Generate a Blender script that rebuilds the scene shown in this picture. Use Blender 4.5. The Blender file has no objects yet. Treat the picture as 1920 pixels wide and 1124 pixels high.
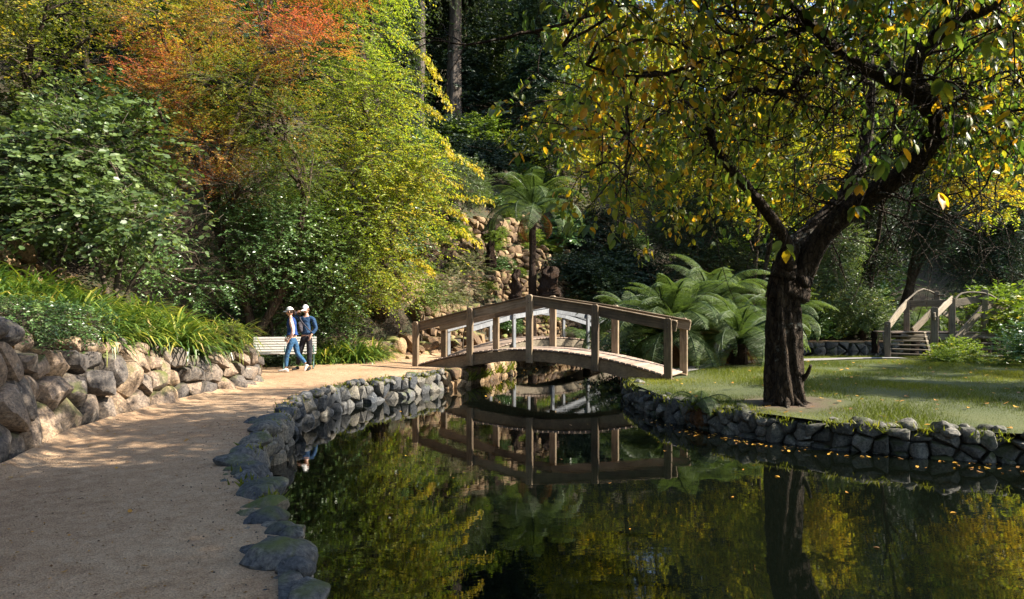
import bpy, bmesh, math, random
import numpy as np
from mathutils import Vector, Matrix, geometry
from mathutils.bvhtree import BVHTree
R = math.radians
random.seed(11)
rng = np.random.default_rng(11)
SC = bpy.context.scene
COL = SC.collection

# ------------------------------------------------------------------ camera, sky, sun, exposure
CAM_Z = 2.1
cam_d = bpy.data.cameras.new('camera'); cam = bpy.data.objects.new('camera', cam_d); COL.objects.link(cam)
cam_d.lens = 24; cam_d.sensor_width = 36; cam_d.clip_end = 600; cam_d.clip_start = 0.05
cam_d.shift_y = 25 / 1920
cam.location = (0, 0, CAM_Z); cam.rotation_euler = (R(90), 0, 0)
SC.camera = cam
SUN_EL = 38.0
SUN_AZ = math.atan2(0.995, -0.10)          # clockwise from +Y
world = bpy.data.worlds.new('World'); SC.world = world; world.use_nodes = True
wn = world.node_tree.nodes; wl = world.node_tree.links
sky = wn.new('ShaderNodeTexSky'); sky.sky_type = 'NISHITA'; sky.sun_disc = False
sky.sun_elevation = R(SUN_EL); sky.sun_rotation = SUN_AZ
wl.new(sky.outputs[0], wn['Background'].inputs[0]); wn['Background'].inputs[1].default_value = 0.12
sd = bpy.data.lights.new('sun', 'SUN'); sd.energy = 5.0; sd.angle = R(0.55); sd.color = (1.0, 0.91, 0.77)
sun = bpy.data.objects.new('sun', sd); COL.objects.link(sun)
sdir = Vector((math.sin(SUN_AZ) * math.cos(R(SUN_EL)), math.cos(SUN_AZ) * math.cos(R(SUN_EL)), math.sin(R(SUN_EL))))
sun.rotation_euler = sdir.to_track_quat('Z', 'Y').to_euler(); sun.location = (30, 20, 40)
SC.view_settings.view_transform = 'Standard'; SC.view_settings.look = 'None'
SC.view_settings.exposure = 1.75; SC.view_settings.gamma = 1.0; SC.view_settings.use_curve_mapping = False
SC.render.engine = 'CYCLES'
cy = SC.cycles
cy.max_bounces = 7; cy.diffuse_bounces = 3; cy.glossy_bounces = 3; cy.transmission_bounces = 5; cy.transparent_max_bounces = 4
cy.caustics_reflective = False; cy.caustics_refractive = False; cy.sample_clamp_indirect = 6.0

# ------------------------------------------------------------------ helpers
ORG = {}
F = 1280.0
def P(px, py, Y):
    return np.array(((px - 960) / F * Y, Y, CAM_Z - (py - 587) / F * Y))
def G(px, py, h=0.5):
    return P(px, py, (CAM_Z - h) * F / (py - 587))

def tag(o, label=None, cat=None, group=None, kind=None):
    if label: o['label'] = label
    if cat: o['category'] = cat
    if group: o['group'] = group
    if kind: o['kind'] = kind
    return o

def thing(name, label, cat, loc, group=None):
    o = bpy.data.objects.new(name, None); COL.objects.link(o)
    o.location = loc; o.empty_display_size = 0.2
    ORG[o] = np.array(loc, float)
    return tag(o, label, cat, group)

def make_mesh(name, V, Fc, tint=None, smooth=False, mats=()):
    """V (n,3); Fc an (m,k) array or a list of index lists"""
    me = bpy.data.meshes.new(name)
    V = np.asarray(V, np.float32)
    if isinstance(Fc, np.ndarray):
        k = Fc.shape[1]; m = Fc.shape[0]
        me.vertices.add(len(V)); me.vertices.foreach_set('co', V.ravel())
        me.loops.add(m * k); me.loops.foreach_set('vertex_index', Fc.astype(np.int32).ravel())
        me.polygons.add(m); me.polygons.foreach_set('loop_start', np.arange(0, m * k, k, dtype=np.int32))
        me.update(calc_edges=True)
    else:
        me.from_pydata(V.tolist(), [], Fc); me.update()
    if tint is not None:
        a = me.attributes.new('tint', 'FLOAT', 'POINT'); a.data.foreach_set('value', np.asarray(tint, np.float32))
    me.polygons.foreach_set('use_smooth', np.full(len(me.polygons), bool(smooth)))
    for m_ in mats: me.materials.append(m_)
    return me

def obj(name, me, parent=None, local=False, mat=None):
    """link a mesh; its vertices are world coordinates unless local"""
    o = bpy.data.objects.new(name, me); COL.objects.link(o)
    if mat is not None and not me.materials: me.materials.append(mat)
    if parent is not None:
        o.parent = parent
        org = ORG.get(parent, np.zeros(3))
        if not local and np.any(org != 0):
            me.transform(Matrix.Translation(Vector(-org)))
        ORG[o] = org
    return o

def piece(name, V, Fc, mat, parent=None, tint=None, smooth=False, kind=None):
    o = obj(name, make_mesh(name, V, Fc, tint, smooth, (mat,)), parent)
    if kind: o['kind'] = kind
    return o

def copy_tree(o, parent=None, mats=None):
    c = o.copy(); COL.objects.link(c); c.parent = parent
    if parent is None and o in ORG: ORG[c] = ORG[o]
    if mats and c.type == 'MESH':
        for i, s in enumerate(c.material_slots):
            m = mats.get(s.material.name.split('.')[0]) if s.material else None
            if m: s.link = 'OBJECT'; s.material = m
    for ch in [x for x in o.children]: copy_tree(ch, c, mats)
    return c

# --- shapes (vertex list, face list)
def rot_about(axis, a): return np.array(Matrix.Rotation(a, 3, Vector(axis)))
def box_vf(c, size, xd=(1, 0, 0), zd=(0, 0, 1), bev=0.0):
    """a box with chamfered edges, centre c, axes from xd and zd"""
    x = np.array(xd, float); x /= np.linalg.norm(x)
    z = np.array(zd, float); z -= x * z.dot(x); z /= np.linalg.norm(z)
    y = np.cross(z, x)
    bm = bmesh.new(); bmesh.ops.create_cube(bm, size=1)
    for v in bm.verts: v.co = Vector((v.co.x * size[0], v.co.y * size[1], v.co.z * size[2]))
    if bev: bmesh.ops.bevel(bm, geom=bm.edges[:], offset=bev, segments=1, affect='EDGES')
    bm.verts.ensure_lookup_table()
    V = np.array([v.co[:] for v in bm.verts]); Fs = [[v.index for v in f.verts] for f in bm.faces]
    bm.free()
    return np.asarray(c) + V[:, :1] * x + V[:, 1:2] * y + V[:, 2:3] * z, Fs

def merge_vf(lst):
    Vs, Fs, n = [], [], 0
    for V, Fc in lst:
        Vs.append(V); Fs += [[i + n for i in f] for f in Fc]; n += len(V)
    return np.vstack(Vs), Fs

def tube_vf(pts, rad, sides=8, noise=0.0, nf=3.0, caps=True, seed=0, flute=0.0):
    pts = np.asarray(pts, float); n = len(pts); rad = np.broadcast_to(np.asarray(rad, float), (n,))
    T = np.gradient(pts, axis=0); T /= np.linalg.norm(T, axis=1)[:, None] + 1e-9
    u = np.cross(T[0], (0.3, 1, 0.1)); u /= np.linalg.norm(u)
    V = []
    a = np.arange(sides) * 2 * math.pi / sides
    for i in range(n):
        u = u - T[i] * u.dot(T[i]); u /= np.linalg.norm(u); w = np.cross(T[i], u)
        rr = rad[i] * np.ones(sides)
        if flute: rr = rr * (1 + flute * np.sin(a * 5 + seed) * 0.5 + flute * 0.5 * np.sin(a * 9 + seed * 2 + i * .15))
        ring = pts[i] + np.outer(np.cos(a) * rr, u) + np.outer(np.sin(a) * rr, w)
        V.append(ring)
    V = np.vstack(V)
    if noise:
        d = (vn(V * nf, seed) + 0.35 * vn(V * nf * 3.1, seed + 9)) * noise
        c = np.repeat(pts, sides, axis=0); dirn = V - c
        L = np.linalg.norm(dirn, axis=1)[:, None]
        V = V + dirn / (L + 1e-9) * np.minimum(1, L / (noise * 2 + 1e-6)) * d[:, None]
    Fs = []
    for i in range(n - 1):
        for j in range(sides):
            k = (j + 1) % sides
            Fs.append([i * sides + j, i * sides + k, (i + 1) * sides + k, (i + 1) * sides + j])
    if caps:
        Fs.append(list(range(sides))[::-1]); Fs.append([(n - 1) * sides + j for j in range(sides)])
    return V, Fs

def spline(pts, n):
    """Catmull-Rom through pts (rows may carry extra columns)"""
    p = np.asarray(pts, float); p = np.vstack([2 * p[0] - p[1], p, 2 * p[-1] - p[-2]])
    out = []
    m = len(p) - 3
    for t in np.linspace(0, m - 1e-6, n):
        i = int(t); f = t - i
        a, b, c, d = p[i], p[i + 1], p[i + 2], p[i + 3]
        out.append(0.5 * (2 * b + (c - a) * f + (2 * a - 5 * b + 4 * c - d) * f * f + (3 * b - a - 3 * c + d) * f ** 3))
    return np.array(out)

_nr = np.random.default_rng(5)
_ND = _nr.normal(size=(14, 3)); _NP = _nr.uniform(0, 6.28, 14)
def vn(X, seed=0):
    """cheap smooth noise, about -1..1"""
    X = np.asarray(X, float); s = np.zeros(X.shape[:-1])
    for i in range(14):
        s += np.sin(X @ _ND[i] + _NP[i] + seed * (1.7 + i))
    return s / 4.2

def unit(v): return v / (np.linalg.norm(v, axis=-1, keepdims=True) + 1e-9)

def inside(poly, x, y):
    x = np.asarray(x, float); y = np.asarray(y, float); c = np.zeros(x.shape, bool)
    n = len(poly)
    for i in range(n):
        x1, y1 = poly[i]; x2, y2 = poly[(i + 1) % n]
        if y1 == y2: continue
        c ^= ((y1 > y) != (y2 > y)) & (x < (x2 - x1) * (y - y1) / (y2 - y1) + x1)
    return c
def dist_line(pts, x, y, closed=False):
    x = np.asarray(x, float); y = np.asarray(y, float)
    best = np.full(x.shape, 1e9); near = np.zeros(x.shape)
    n = len(pts)
    for i in range(n if closed else n - 1):
        ax, ay = pts[i]; bx, by = pts[(i + 1) % n]; dx, dy = bx - ax, by - ay
        t = np.clip(((x - ax) * dx + (y - ay) * dy) / (dx * dx + dy * dy), 0, 1)
        d = np.hypot(x - ax - t * dx, y - ay - t * dy)
        m = d < best; best = np.where(m, d, best); near = np.where(m, i + t, near)
    return best, near
def sstep(x, a, b):
    t = np.clip((x - a) / (b - a), 0, 1); return t * t * (3 - 2 * t)

# ------------------------------------------------------------------ materials
def nmat(name):
    m = bpy.data.materials.new(name); m.use_nodes = True
    nt = m.node_tree; b = nt.nodes['Principled BSDF']
    return m, nt, b
def node(nt, t, **kw):
    n = nt.nodes.new(t)
    for k, v in kw.items(): setattr(n, k, v)
    return n
def ramp(nt, stops, fac, interp='LINEAR'):
    r = node(nt, 'ShaderNodeValToRGB'); r.color_ramp.interpolation = interp
    els = r.color_ramp.elements
    while len(els) < len(stops): els.new(0.5)
    for e, (p, c) in zip(els, stops): e.position = p; e.color = (*c, 1)
    nt.links.new(fac, r.inputs[0]); return r
def noise_n(nt, scale, detail=4, rough=0.6, coord='Object', dist=0.0, stretch=None):
    tc = node(nt, 'ShaderNodeTexCoord'); n = node(nt, 'ShaderNodeTexNoise')
    n.inputs['Scale'].default_value = scale; n.inputs['Detail'].default_value = detail
    n.inputs['Roughness'].default_value = rough; n.inputs['Distortion'].default_value = dist
    out = node(nt, 'ShaderNodeNewGeometry').outputs['Position'] if coord == 'World' else tc.outputs[coord]
    if stretch:
        mp = node(nt, 'ShaderNodeMapping'); mp.inputs['Scale'].default_value = stretch
        nt.links.new(out, mp.inputs[0]); out = mp.outputs[0]
    nt.links.new(out, n.inputs['Vector']); return n
def bump(nt, b, h, strength=0.5, dist=0.02):
    bp = node(nt, 'ShaderNodeBump'); bp.inputs['Strength'].default_value = strength; bp.inputs['Distance'].default_value = dist
    nt.links.new(h, bp.inputs['Height']); nt.links.new(bp.outputs[0], b.inputs['Normal']); return bp
def mixc(nt, fac, a, b, mode='MIX'):
    m = node(nt, 'ShaderNodeMix', data_type='RGBA', blend_type=mode)
    for s, v in ((m.inputs[0], fac), (m.inputs[6], a), (m.inputs[7], b)):
        if hasattr(v, 'links') or hasattr(v, 'is_linked'): nt.links.new(v, s)
        elif isinstance(v, (int, float)): s.default_value = v
        else: s.default_value = (*v, 1)
    return m.outputs[2]
def math_n(nt, op, a, b=None):
    m = node(nt, 'ShaderNodeMath', operation=op)
    for s, v in ((m.inputs[0], a), (m.inputs[1], b)):
        if v is None: continue
        if isinstance(v, (int, float)): s.default_value = v
        else: nt.links.new(v, s)
    return m.outputs[0]

def leaf_mat(name, stops, trans=0.42, rough=0.45, spec=0.35, tcol=1.35):
    m, nt, b = nmat(name)
    at = node(nt, 'ShaderNodeAttribute', attribute_name='tint')
    oi = node(nt, 'ShaderNodeObjectInfo')
    f = math_n(nt, 'ADD', at.outputs['Fac'], math_n(nt, 'MULTIPLY', math_n(nt, 'SUBTRACT', oi.outputs['Random'], 0.5), 0.12))
    r = ramp(nt, stops, f)
    nt.links.new(r.outputs[0], b.inputs['Base Color'])
    b.inputs['Roughness'].default_value = rough; b.inputs['Specular IOR Level'].default_value = spec
    t = node(nt, 'ShaderNodeBsdfTranslucent')
    tc = mixc(nt, 1.0, r.outputs[0], (tcol, tcol * 1.02, tcol * 0.45), 'MULTIPLY')
    nt.links.new(tc, t.inputs[0])
    mx = node(nt, 'ShaderNodeMixShader'); mx.inputs[0].default_value = trans
    nt.links.new(b.outputs[0], mx.inputs[1]); nt.links.new(t.outputs[0], mx.inputs[2])
    nt.links.new(mx.outputs[0], nt.nodes['Material Output'].inputs[0])
    return m

def stone_mat(name, cols, moss=0.4, mosscol=(0.10, 0.115, 0.03), scale=3.0, lichen=0.25):
    m, nt, b = nmat(name)
    oi = node(nt, 'ShaderNodeObjectInfo')
    n1 = noise_n(nt, scale, 6, 0.65, 'World'); n2 = noise_n(nt, scale * 9, 4, 0.7, 'World'); n3 = noise_n(nt, 1.7, 4, 0.6, 'World', 0.6)
    f = math_n(nt, 'ADD', math_n(nt, 'MULTIPLY', n1.outputs['Fac'], 0.75), math_n(nt, 'MULTIPLY', math_n(nt, 'SUBTRACT', oi.outputs['Random'], 0.25), 0.55))
    k = len(cols); r = ramp(nt, [(0.15 + 0.75 * i / (k - 1), c) for i, c in enumerate(cols)], f)
    c2 = mixc(nt, 1.0, r.outputs[0], ramp(nt, [(0.32, (0.35, 0.35, 0.36)), (0.5, (1.0, 1.0, 1.0)), (0.68, (1.8, 1.72, 1.55))], n2.outputs['Fac']).outputs[0], 'MULTIPLY')
    li = ramp(nt, [(0.60, (0, 0, 0)), (0.68, (lichen, lichen, lichen))], noise_n(nt, 7.0, 5, 0.7, 'World', 0.4).outputs['Fac'])
    c2 = mixc(nt, li.outputs[0], c2, (0.5, 0.48, 0.42))
    geo = node(nt, 'ShaderNodeNewGeometry'); sp = node(nt, 'ShaderNodeSeparateXYZ'); nt.links.new(geo.outputs['Normal'], sp.inputs[0])
    up = math_n(nt, 'ADD', math_n(nt, 'MULTIPLY', sp.outputs['Z'], 0.16), n3.outputs['Fac'])
    mm = ramp(nt, [(0.74 - 0.28 * moss, (0, 0, 0)), (0.90 - 0.28 * moss, (1, 1, 1))], up)
    c3 = mixc(nt, mm.outputs[0], c2, mixc(nt, n2.outputs['Fac'], mosscol, tuple(2.0 * q for q in mosscol)))
    nt.links.new(c3, b.inputs['Base Color']); b.inputs['Roughness'].default_value = 0.85; b.inputs['Specular IOR Level'].default_value = 0.3
    hh = math_n(nt, 'ADD', n1.outputs['Fac'], math_n(nt, 'MULTIPLY', n2.outputs['Fac'], 0.35))
    bump(nt, b, hh, 0.9, 0.035)
    return m

def wood_mat(name, c1, c2, c3, axis='X', moss=0.0, rough=0.8):
    m, nt, b = nmat(name)
    st = {'X': (1.2, 16, 16), 'Z': (16, 16, 1.2), 'Y': (16, 1.2, 16)}[axis]
    n = noise_n(nt, 1.6, 6, 0.65, 'Object', 0.4, st); n2 = noise_n(nt, 2.2, 4, 0.6, 'World')
    oi = node(nt, 'ShaderNodeObjectInfo')
    f = math_n(nt, 'ADD', math_n(nt, 'MULTIPLY', n.outputs['Fac'], 0.6), math_n(nt, 'MULTIPLY', n2.outputs['Fac'], 0.4))
    f = math_n(nt, 'ADD', f, math_n(nt, 'MULTIPLY', math_n(nt, 'SUBTRACT', oi.outputs['Random'], 0.5), 0.22))
    r = ramp(nt, [(0.32, c1), (0.5, c2), (0.68, c3)], f)
    col = r.outputs[0]
    if moss:
        mr = ramp(nt, [(0.55, (0, 0, 0)), (0.7, (moss, moss, moss))], noise_n(nt, 3.3, 5, 0.7, 'World').outputs['Fac'])
        col = mixc(nt, mr.outputs[0], col, (0.11, 0.115, 0.045))
    nt.links.new(col, b.inputs['Base Color']); b.inputs['Roughness'].default_value = rough
    bump(nt, b, n.outputs['Fac'], 0.5, 0.01)
    return m

def bark_mat(name, stops, sc=9.0, vert=0.25, strength=0.9, dist=0.03, lichen=0.3):
    m, nt, b = nmat(name)
    n = noise_n(nt, sc, 6, 0.7, 'World', 0.6, (1, 1, vert)); n2 = noise_n(nt, 3.0, 5, 0.7, 'World', 0.3)
    r = ramp(nt, stops, n.outputs['Fac'])
    lr = ramp(nt, [(0.60, (0, 0, 0)), (0.66, (lichen, lichen, lichen))], n2.outputs['Fac'])
    c = mixc(nt, lr.outputs[0], r.outputs[0], (0.30, 0.31, 0.27))
    nt.links.new(c, b.inputs['Base Color']); b.inputs['Roughness'].default_value = 0.9; b.inputs['Specular IOR Level'].default_value = 0.2
    vo = node(nt, 'ShaderNodeTexVoronoi', feature='DISTANCE_TO_EDGE'); vo.inputs['Scale'].default_value = sc * 1.1
    mp = node(nt, 'ShaderNodeMapping'); mp.inputs['Scale'].default_value = (1, 1, max(vert, 0.3))
    nz = noise_n(nt, sc * 0.8, 4, 0.6, 'World'); wp = node(nt, 'ShaderNodeVectorMath', operation='ADD')
    nt.links.new(node(nt, 'ShaderNodeNewGeometry').outputs['Position'], wp.inputs[0]); sc_ = node(nt, 'ShaderNodeVectorMath', operation='SCALE'); sc_.inputs[3].default_value = 0.12
    nt.links.new(nz.outputs['Color'], sc_.inputs[0]); nt.links.new(sc_.outputs[0], wp.inputs[1]); nt.links.new(wp.outputs[0], mp.inputs[0]); nt.links.new(mp.outputs[0], vo.inputs['Vector'])
    pl = ramp(nt, [(0.0, (0, 0, 0)), (0.16, (1, 1, 1))], vo.outputs['Distance'])
    nt.links.new(mixc(nt, 1.0, c, ramp(nt, [(0.0, (0.45, 0.42, 0.40)), (0.10, (1, 1, 1))], vo.outputs['Distance']).outputs[0], 'MULTIPLY'), b.inputs['Base Color'])
    bump(nt, b, math_n(nt, 'ADD', n.outputs['Fac'], math_n(nt, 'MULTIPLY', pl.outputs[0], 0.6)), strength, dist)
    return m

def plain_mat(name, c, rough=0.7, metal=0.0, nscale=20, var=0.25, bs=0.2, spec=0.5):
    m, nt, b = nmat(name)
    n = noise_n(nt, nscale, 4, 0.6)
    r = ramp(nt, [(0.3, tuple(x * (1 - var) for x in c)), (0.7, tuple(min(1, x * (1 + var)) for x in c))], n.outputs['Fac'])
    nt.links.new(r.outputs[0], b.inputs['Base Color']); b.inputs['Roughness'].default_value = rough; b.inputs['Metallic'].default_value = metal
    b.inputs['Specular IOR Level'].default_value = spec
    if bs: bump(nt, b, n.outputs['Fac'], bs, 0.01)
    return m

M = {}
# leaves: stops run from the tint 0 to 1
M['lime'] = leaf_mat('lime_leaf', [(0.0, (0.055, 0.1, 0.018)), (0.5, (0.14, 0.2, 0.03)), (0.8, (0.29, 0.29, 0.036)), (1.0, (0.48, 0.33, 0.03))], 0.48, 0.5)
M['lemon'] = leaf_mat('lemon_leaf', [(0.0, (0.07, 0.12, 0.018)), (0.4, (0.18, 0.26, 0.032)), (0.75, (0.33, 0.35, 0.04)), (1.0, (0.52, 0.36, 0.03))], 0.55, 0.5)
M['backlit'] = leaf_mat('backlit_leaf', [(0.0, (0.09, 0.13, 0.016)), (0.4, (0.22, 0.26, 0.025)), (0.75, (0.44, 0.40, 0.03)), (1.0, (0.58, 0.36, 0.02))], 0.55, 0.5)  # lighter than lemon: backlight on the far trees put into the leaf colour
M['gold'] = leaf_mat('gold_leaf', [(0.0, (0.07, 0.1, 0.018)), (0.42, (0.19, 0.2, 0.03)), (0.62, (0.46, 0.34, 0.03)), (1.0, (0.6, 0.3, 0.02))], 0.45, 0.5)
M['maple'] = leaf_mat('maple_leaf', [(0.0, (0.09, 0.14, 0.022)), (0.35, (0.22, 0.24, 0.035)), (0.58, (0.42, 0.25, 0.05)), (0.8, (0.46, 0.16, 0.075)), (1.0, (0.44, 0.1, 0.065))], 0.42, 0.55)
M['sage'] = leaf_mat('sage_leaf', [(0.0, (0.045, 0.08, 0.025)), (0.5, (0.12, 0.175, 0.055)), (0.85, (0.22, 0.27, 0.095)), (1.0, (0.4, 0.33, 0.05))], 0.30, 0.42, 0.5)
M['camellia'] = leaf_mat('camellia_leaf', [(0.0, (0.033, 0.075, 0.018)), (0.5, (0.075, 0.150, 0.038)), (1.0, (0.195, 0.270, 0.075))], 0.22, 0.32, 0.6)
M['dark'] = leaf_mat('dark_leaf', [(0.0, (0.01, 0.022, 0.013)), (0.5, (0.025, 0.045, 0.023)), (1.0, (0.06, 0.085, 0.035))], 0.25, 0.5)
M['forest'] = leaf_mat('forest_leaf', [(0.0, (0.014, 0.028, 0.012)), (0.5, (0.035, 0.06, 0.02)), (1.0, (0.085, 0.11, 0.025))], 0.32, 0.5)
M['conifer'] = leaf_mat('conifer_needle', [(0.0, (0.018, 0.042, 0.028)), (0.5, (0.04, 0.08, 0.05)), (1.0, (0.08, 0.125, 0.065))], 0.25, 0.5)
M['euc'] = leaf_mat('eucalypt_leaf', [(0.0, (0.03, 0.05, 0.03)), (0.5, (0.07, 0.10, 0.055)), (1.0, (0.12, 0.15, 0.07))], 0.3, 0.5)
M['cherry'] = leaf_mat('cherry_leaf', [(0.0, (0.03, 0.075, 0.03)), (0.45, (0.08, 0.14, 0.03)), (0.68, (0.2, 0.23, 0.03)), (0.86, (0.42, 0.31, 0.025)), (1.0, (0.52, 0.26, 0.02))], 0.52, 0.38, 0.5)
M['aga'] = leaf_mat('strap_leaf', [(0.0, (0.025, 0.06, 0.014)), (0.45, (0.07, 0.13, 0.022)), (0.75, (0.17, 0.22, 0.03)), (0.92, (0.34, 0.32, 0.045)), (1.0, (0.42, 0.3, 0.12))], 0.3, 0.30, 0.6)
M['fern'] = leaf_mat('fern_frond', [(0.0, (0.035, 0.065, 0.022)), (0.6, (0.085, 0.135, 0.04)), (1.0, (0.17, 0.21, 0.085))], 0.35, 0.5)
M['deadfern'] = leaf_mat('dead_fern_frond', [(0.0, (0.10, 0.045, 0.02)), (1.0, (0.26, 0.12, 0.05))], 0.3, 0.7, 0.2)
M['vari'] = leaf_mat('variegated_leaf', [(0.0, (0.06, 0.10, 0.03)), (0.5, (0.17, 0.20, 0.08)), (0.8, (0.38, 0.33, 0.22)), (1.0, (0.36, 0.12, 0.04))], 0.3, 0.5)
M['grass'] = leaf_mat('grass_blade', [(0.0, (0.05, 0.07, 0.012)), (0.6, (0.13, 0.155, 0.02)), (1.0, (0.28, 0.26, 0.04))], 0.4, 0.5, 0.3)
M['litter'] = leaf_mat('fallen_leaf', [(0.0, (0.07, 0.035, 0.018)), (0.4, (0.20, 0.10, 0.03)), (0.7, (0.46, 0.22, 0.03)), (1.0, (0.58, 0.36, 0.05))], 0.15, 0.6, 0.3)
M['twig'] = bark_mat('twig_bark', [(0.3, (0.035, 0.026, 0.018)), (0.7, (0.12, 0.095, 0.07))], 8, 1, 0.3, 0.01)
M['bark'] = bark_mat('cherry_bark', [(0.30, (0.014, 0.011, 0.008)), (0.48, (0.045, 0.032, 0.022)), (0.62, (0.085, 0.06, 0.04)), (0.75, (0.14, 0.11, 0.08))], 13, 0.30, 1.0, 0.08, 0.6)
M['gum'] = bark_mat('gum_bark', [(0.3, (0.03, 0.024, 0.02)), (0.5, (0.085, 0.068, 0.055)), (0.7, (0.19, 0.155, 0.125))], 5, 0.06, 0.5, 0.03, 0.0)
M['dbark'] = bark_mat('dark_bark', [(0.3, (0.02, 0.015, 0.01)), (0.7, (0.11, 0.08, 0.055))], 7, 0.15, 0.9, 0.04, 0.2)
M['fernbark'] = bark_mat('fern_trunk', [(0.3, (0.012, 0.008, 0.006)), (0.7, (0.09, 0.055, 0.036))], 22, 0.3, 1.0, 0.06, 0.0)
# stone
M['wallstone'] = stone_mat('wall_stone', [(0.05, 0.048, 0.05), (0.11, 0.092, 0.078), (0.20, 0.148, 0.108), (0.29, 0.205, 0.13)], 0.34, (0.06, 0.065, 0.018))
M['edgestone'] = stone_mat('pond_edge_stone', [(0.03, 0.036, 0.045), (0.08, 0.082, 0.085), (0.17, 0.15, 0.115)], 0.36, (0.055, 0.065, 0.018))
M['bankstone'] = stone_mat('mossy_bank_stone', [(0.04, 0.04, 0.04), (0.09, 0.088, 0.08), (0.21, 0.20, 0.18)], 0.60, (0.028, 0.034, 0.012))
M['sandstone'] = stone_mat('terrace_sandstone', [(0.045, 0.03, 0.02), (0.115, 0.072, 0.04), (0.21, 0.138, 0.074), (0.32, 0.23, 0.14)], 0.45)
# timber
M['beam'] = wood_mat('beam_timber', (0.120, 0.076, 0.040), (0.240, 0.160, 0.087), (0.340, 0.250, 0.150), 'X', 0.12)
M['post'] = wood_mat('post_timber', (0.070, 0.047, 0.026), (0.170, 0.117, 0.066), (0.310, 0.230, 0.150), 'Z', 0.45)
M['rail'] = wood_mat('rail_timber', (0.060, 0.040, 0.023), (0.155, 0.108, 0.062), (0.290, 0.215, 0.140), 'X', 0.35)
M['plank'] = wood_mat('deck_timber', (0.160, 0.112, 0.080), (0.264, 0.192, 0.144), (0.368, 0.280, 0.216), 'Y', 0.1)
M['grey_timber'] = wood_mat('grey_timber', (0.065, 0.050, 0.032), (0.145, 0.115, 0.075), (0.250, 0.205, 0.145), 'X', 0.3)
M['grey_post'] = wood_mat('grey_post_timber', (0.060, 0.047, 0.030), (0.130, 0.103, 0.068), (0.230, 0.190, 0.135), 'Z', 0.4)
M['bluegrey'] = wood_mat('weathered_timber', (0.100, 0.105, 0.115), (0.170, 0.180, 0.190), (0.270, 0.280, 0.290), 'Z', 0.0)
M['bolt'] = plain_mat('bolt_steel', (0.12, 0.10, 0.09), 0.6, 0.6)

# ------------------------------------------------------------------ ground plan (metres; water level is 0)
POND = [(-0.75, 1.5), (-1.02, 2.6), (-1.19, 3.81), (-1.62, 4.84), (-2.02, 5.8), (-2.56, 6.54), (-3.05, 7.8), (-3.30, 9.0), (-3.5, 10.3),
        (-3.85, 11.6), (-3.98, 13.2), (-3.80, 14.8), (-3.25, 16.3), (-2.55, 17.3), (-2.1, 18.3), (-1.75, 18.9), (-1.3, 19.6), (-0.75, 21.3), (0.12, 23.4), (-0.3, 25.0),
        (-0.1, 27.0), (1.0, 28.8), (3.0, 31.0), (5.6, 33.0), (9, 35.2), (14, 37), (22, 38), (30, 36), (34, 30), (24, 27.0),
        (14, 26.4), (9, 25.6), (6.0, 24.0), (4.6, 21.6), (3.5, 19.2), (2.95, 17.6), (2.8, 15.6), (3.0, 13.6), (3.5, 12.3), (4.2, 11.35),
        (5.0, 10.5), (6.16, 9.85), (7.2, 9.45), (9.0, 9.1), (11.5, 8.6), (12.5, 7.4), (11.5, 5.6), (8, 3.8), (5, 2.4), (2.5, 1.1), (0.6, 0.8)]
TOE = [(-4.2, -15), (-4.6, 0), (-5.0, 4), (-5.50, 7.24), (-6.05, 9), (-6.22, 10.3), (-6.22, 12.7), (-5.9, 15.75), (-6.9, 16.7), (-8.3, 18.2), (-8.0, 20.9),
       (-5.4, 22.7), (-3.9, 24.6), (-2.4, 26.9), (-1.2, 29.5), (0.6, 31.0), (4, 34.0), (8, 38.4), (16, 41.5), (30, 42), (90, 36)]
HILL = TOE + [(90, 140), (-90, 140), (-90, -15)]
WTOP_Y = [-15, 0, 4, 7.24, 9, 10.3, 12.7, 15.6, 16.4, 17.2, 150]
WTOP_H = [1.6, 1.55, 1.5, 1.42, 1.15, 1.08, 0.86, 0.68, 0.4, 0.0, 0.0]

def hill_h(x, y):
    d, _ = dist_line(TOE, x, y)
    inn = inside(HILL, x, y)
    jump = np.interp(y, WTOP_Y, WTOP_H) * sstep(d, 0.02, 0.28)
    X = np.stack([x, y, np.zeros_like(x)], -1)
    rise = 0.56 * np.maximum(d - 0.4, 0) * (1 + 0.05 * vn(X * 0.35, 3))
    wl = 1 - sstep(y, 17, 22); wr_ = sstep(y, 22.5, 25.5) * (1 - sstep(x, 4.5, 9.0))
    rise = rise * (1 - wl) + wl * (0.26 * np.minimum(d, 3.4) + 0.66 * np.maximum(d - 3.4, 0))
    rise = rise + wr_ * 0.60 * np.minimum(d, 7.0)
    rise = np.where(d > 55, rise - 0.42 * (d - 55), rise)
    return np.where(inn, jump + rise + 0.10 * vn(X * 0.9) * sstep(d, 0.2, 2.5), 0), inn, d

def lawn_h(x, y):
    X = np.stack([x, y, np.zeros_like(x)], -1)
    d, _ = dist_line(POND, x, y, True)
    return 0.44 + 0.10 * sstep(d, 0.2, 3.0) + 0.02 * vn(X * 0.7, 9)

def ground_h(x, y):
    x = np.asarray(x, float); y = np.asarray(y, float)
    hh, inn, _ = hill_h(x, y)
    dp, _ = dist_line(POND, x, y, True); inp = inside(POND, x, y)
    land = np.where(inp, -0.9, -0.9 + 1.28 * sstep(dp, 0.06, 0.26))
    return land + hh

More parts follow.
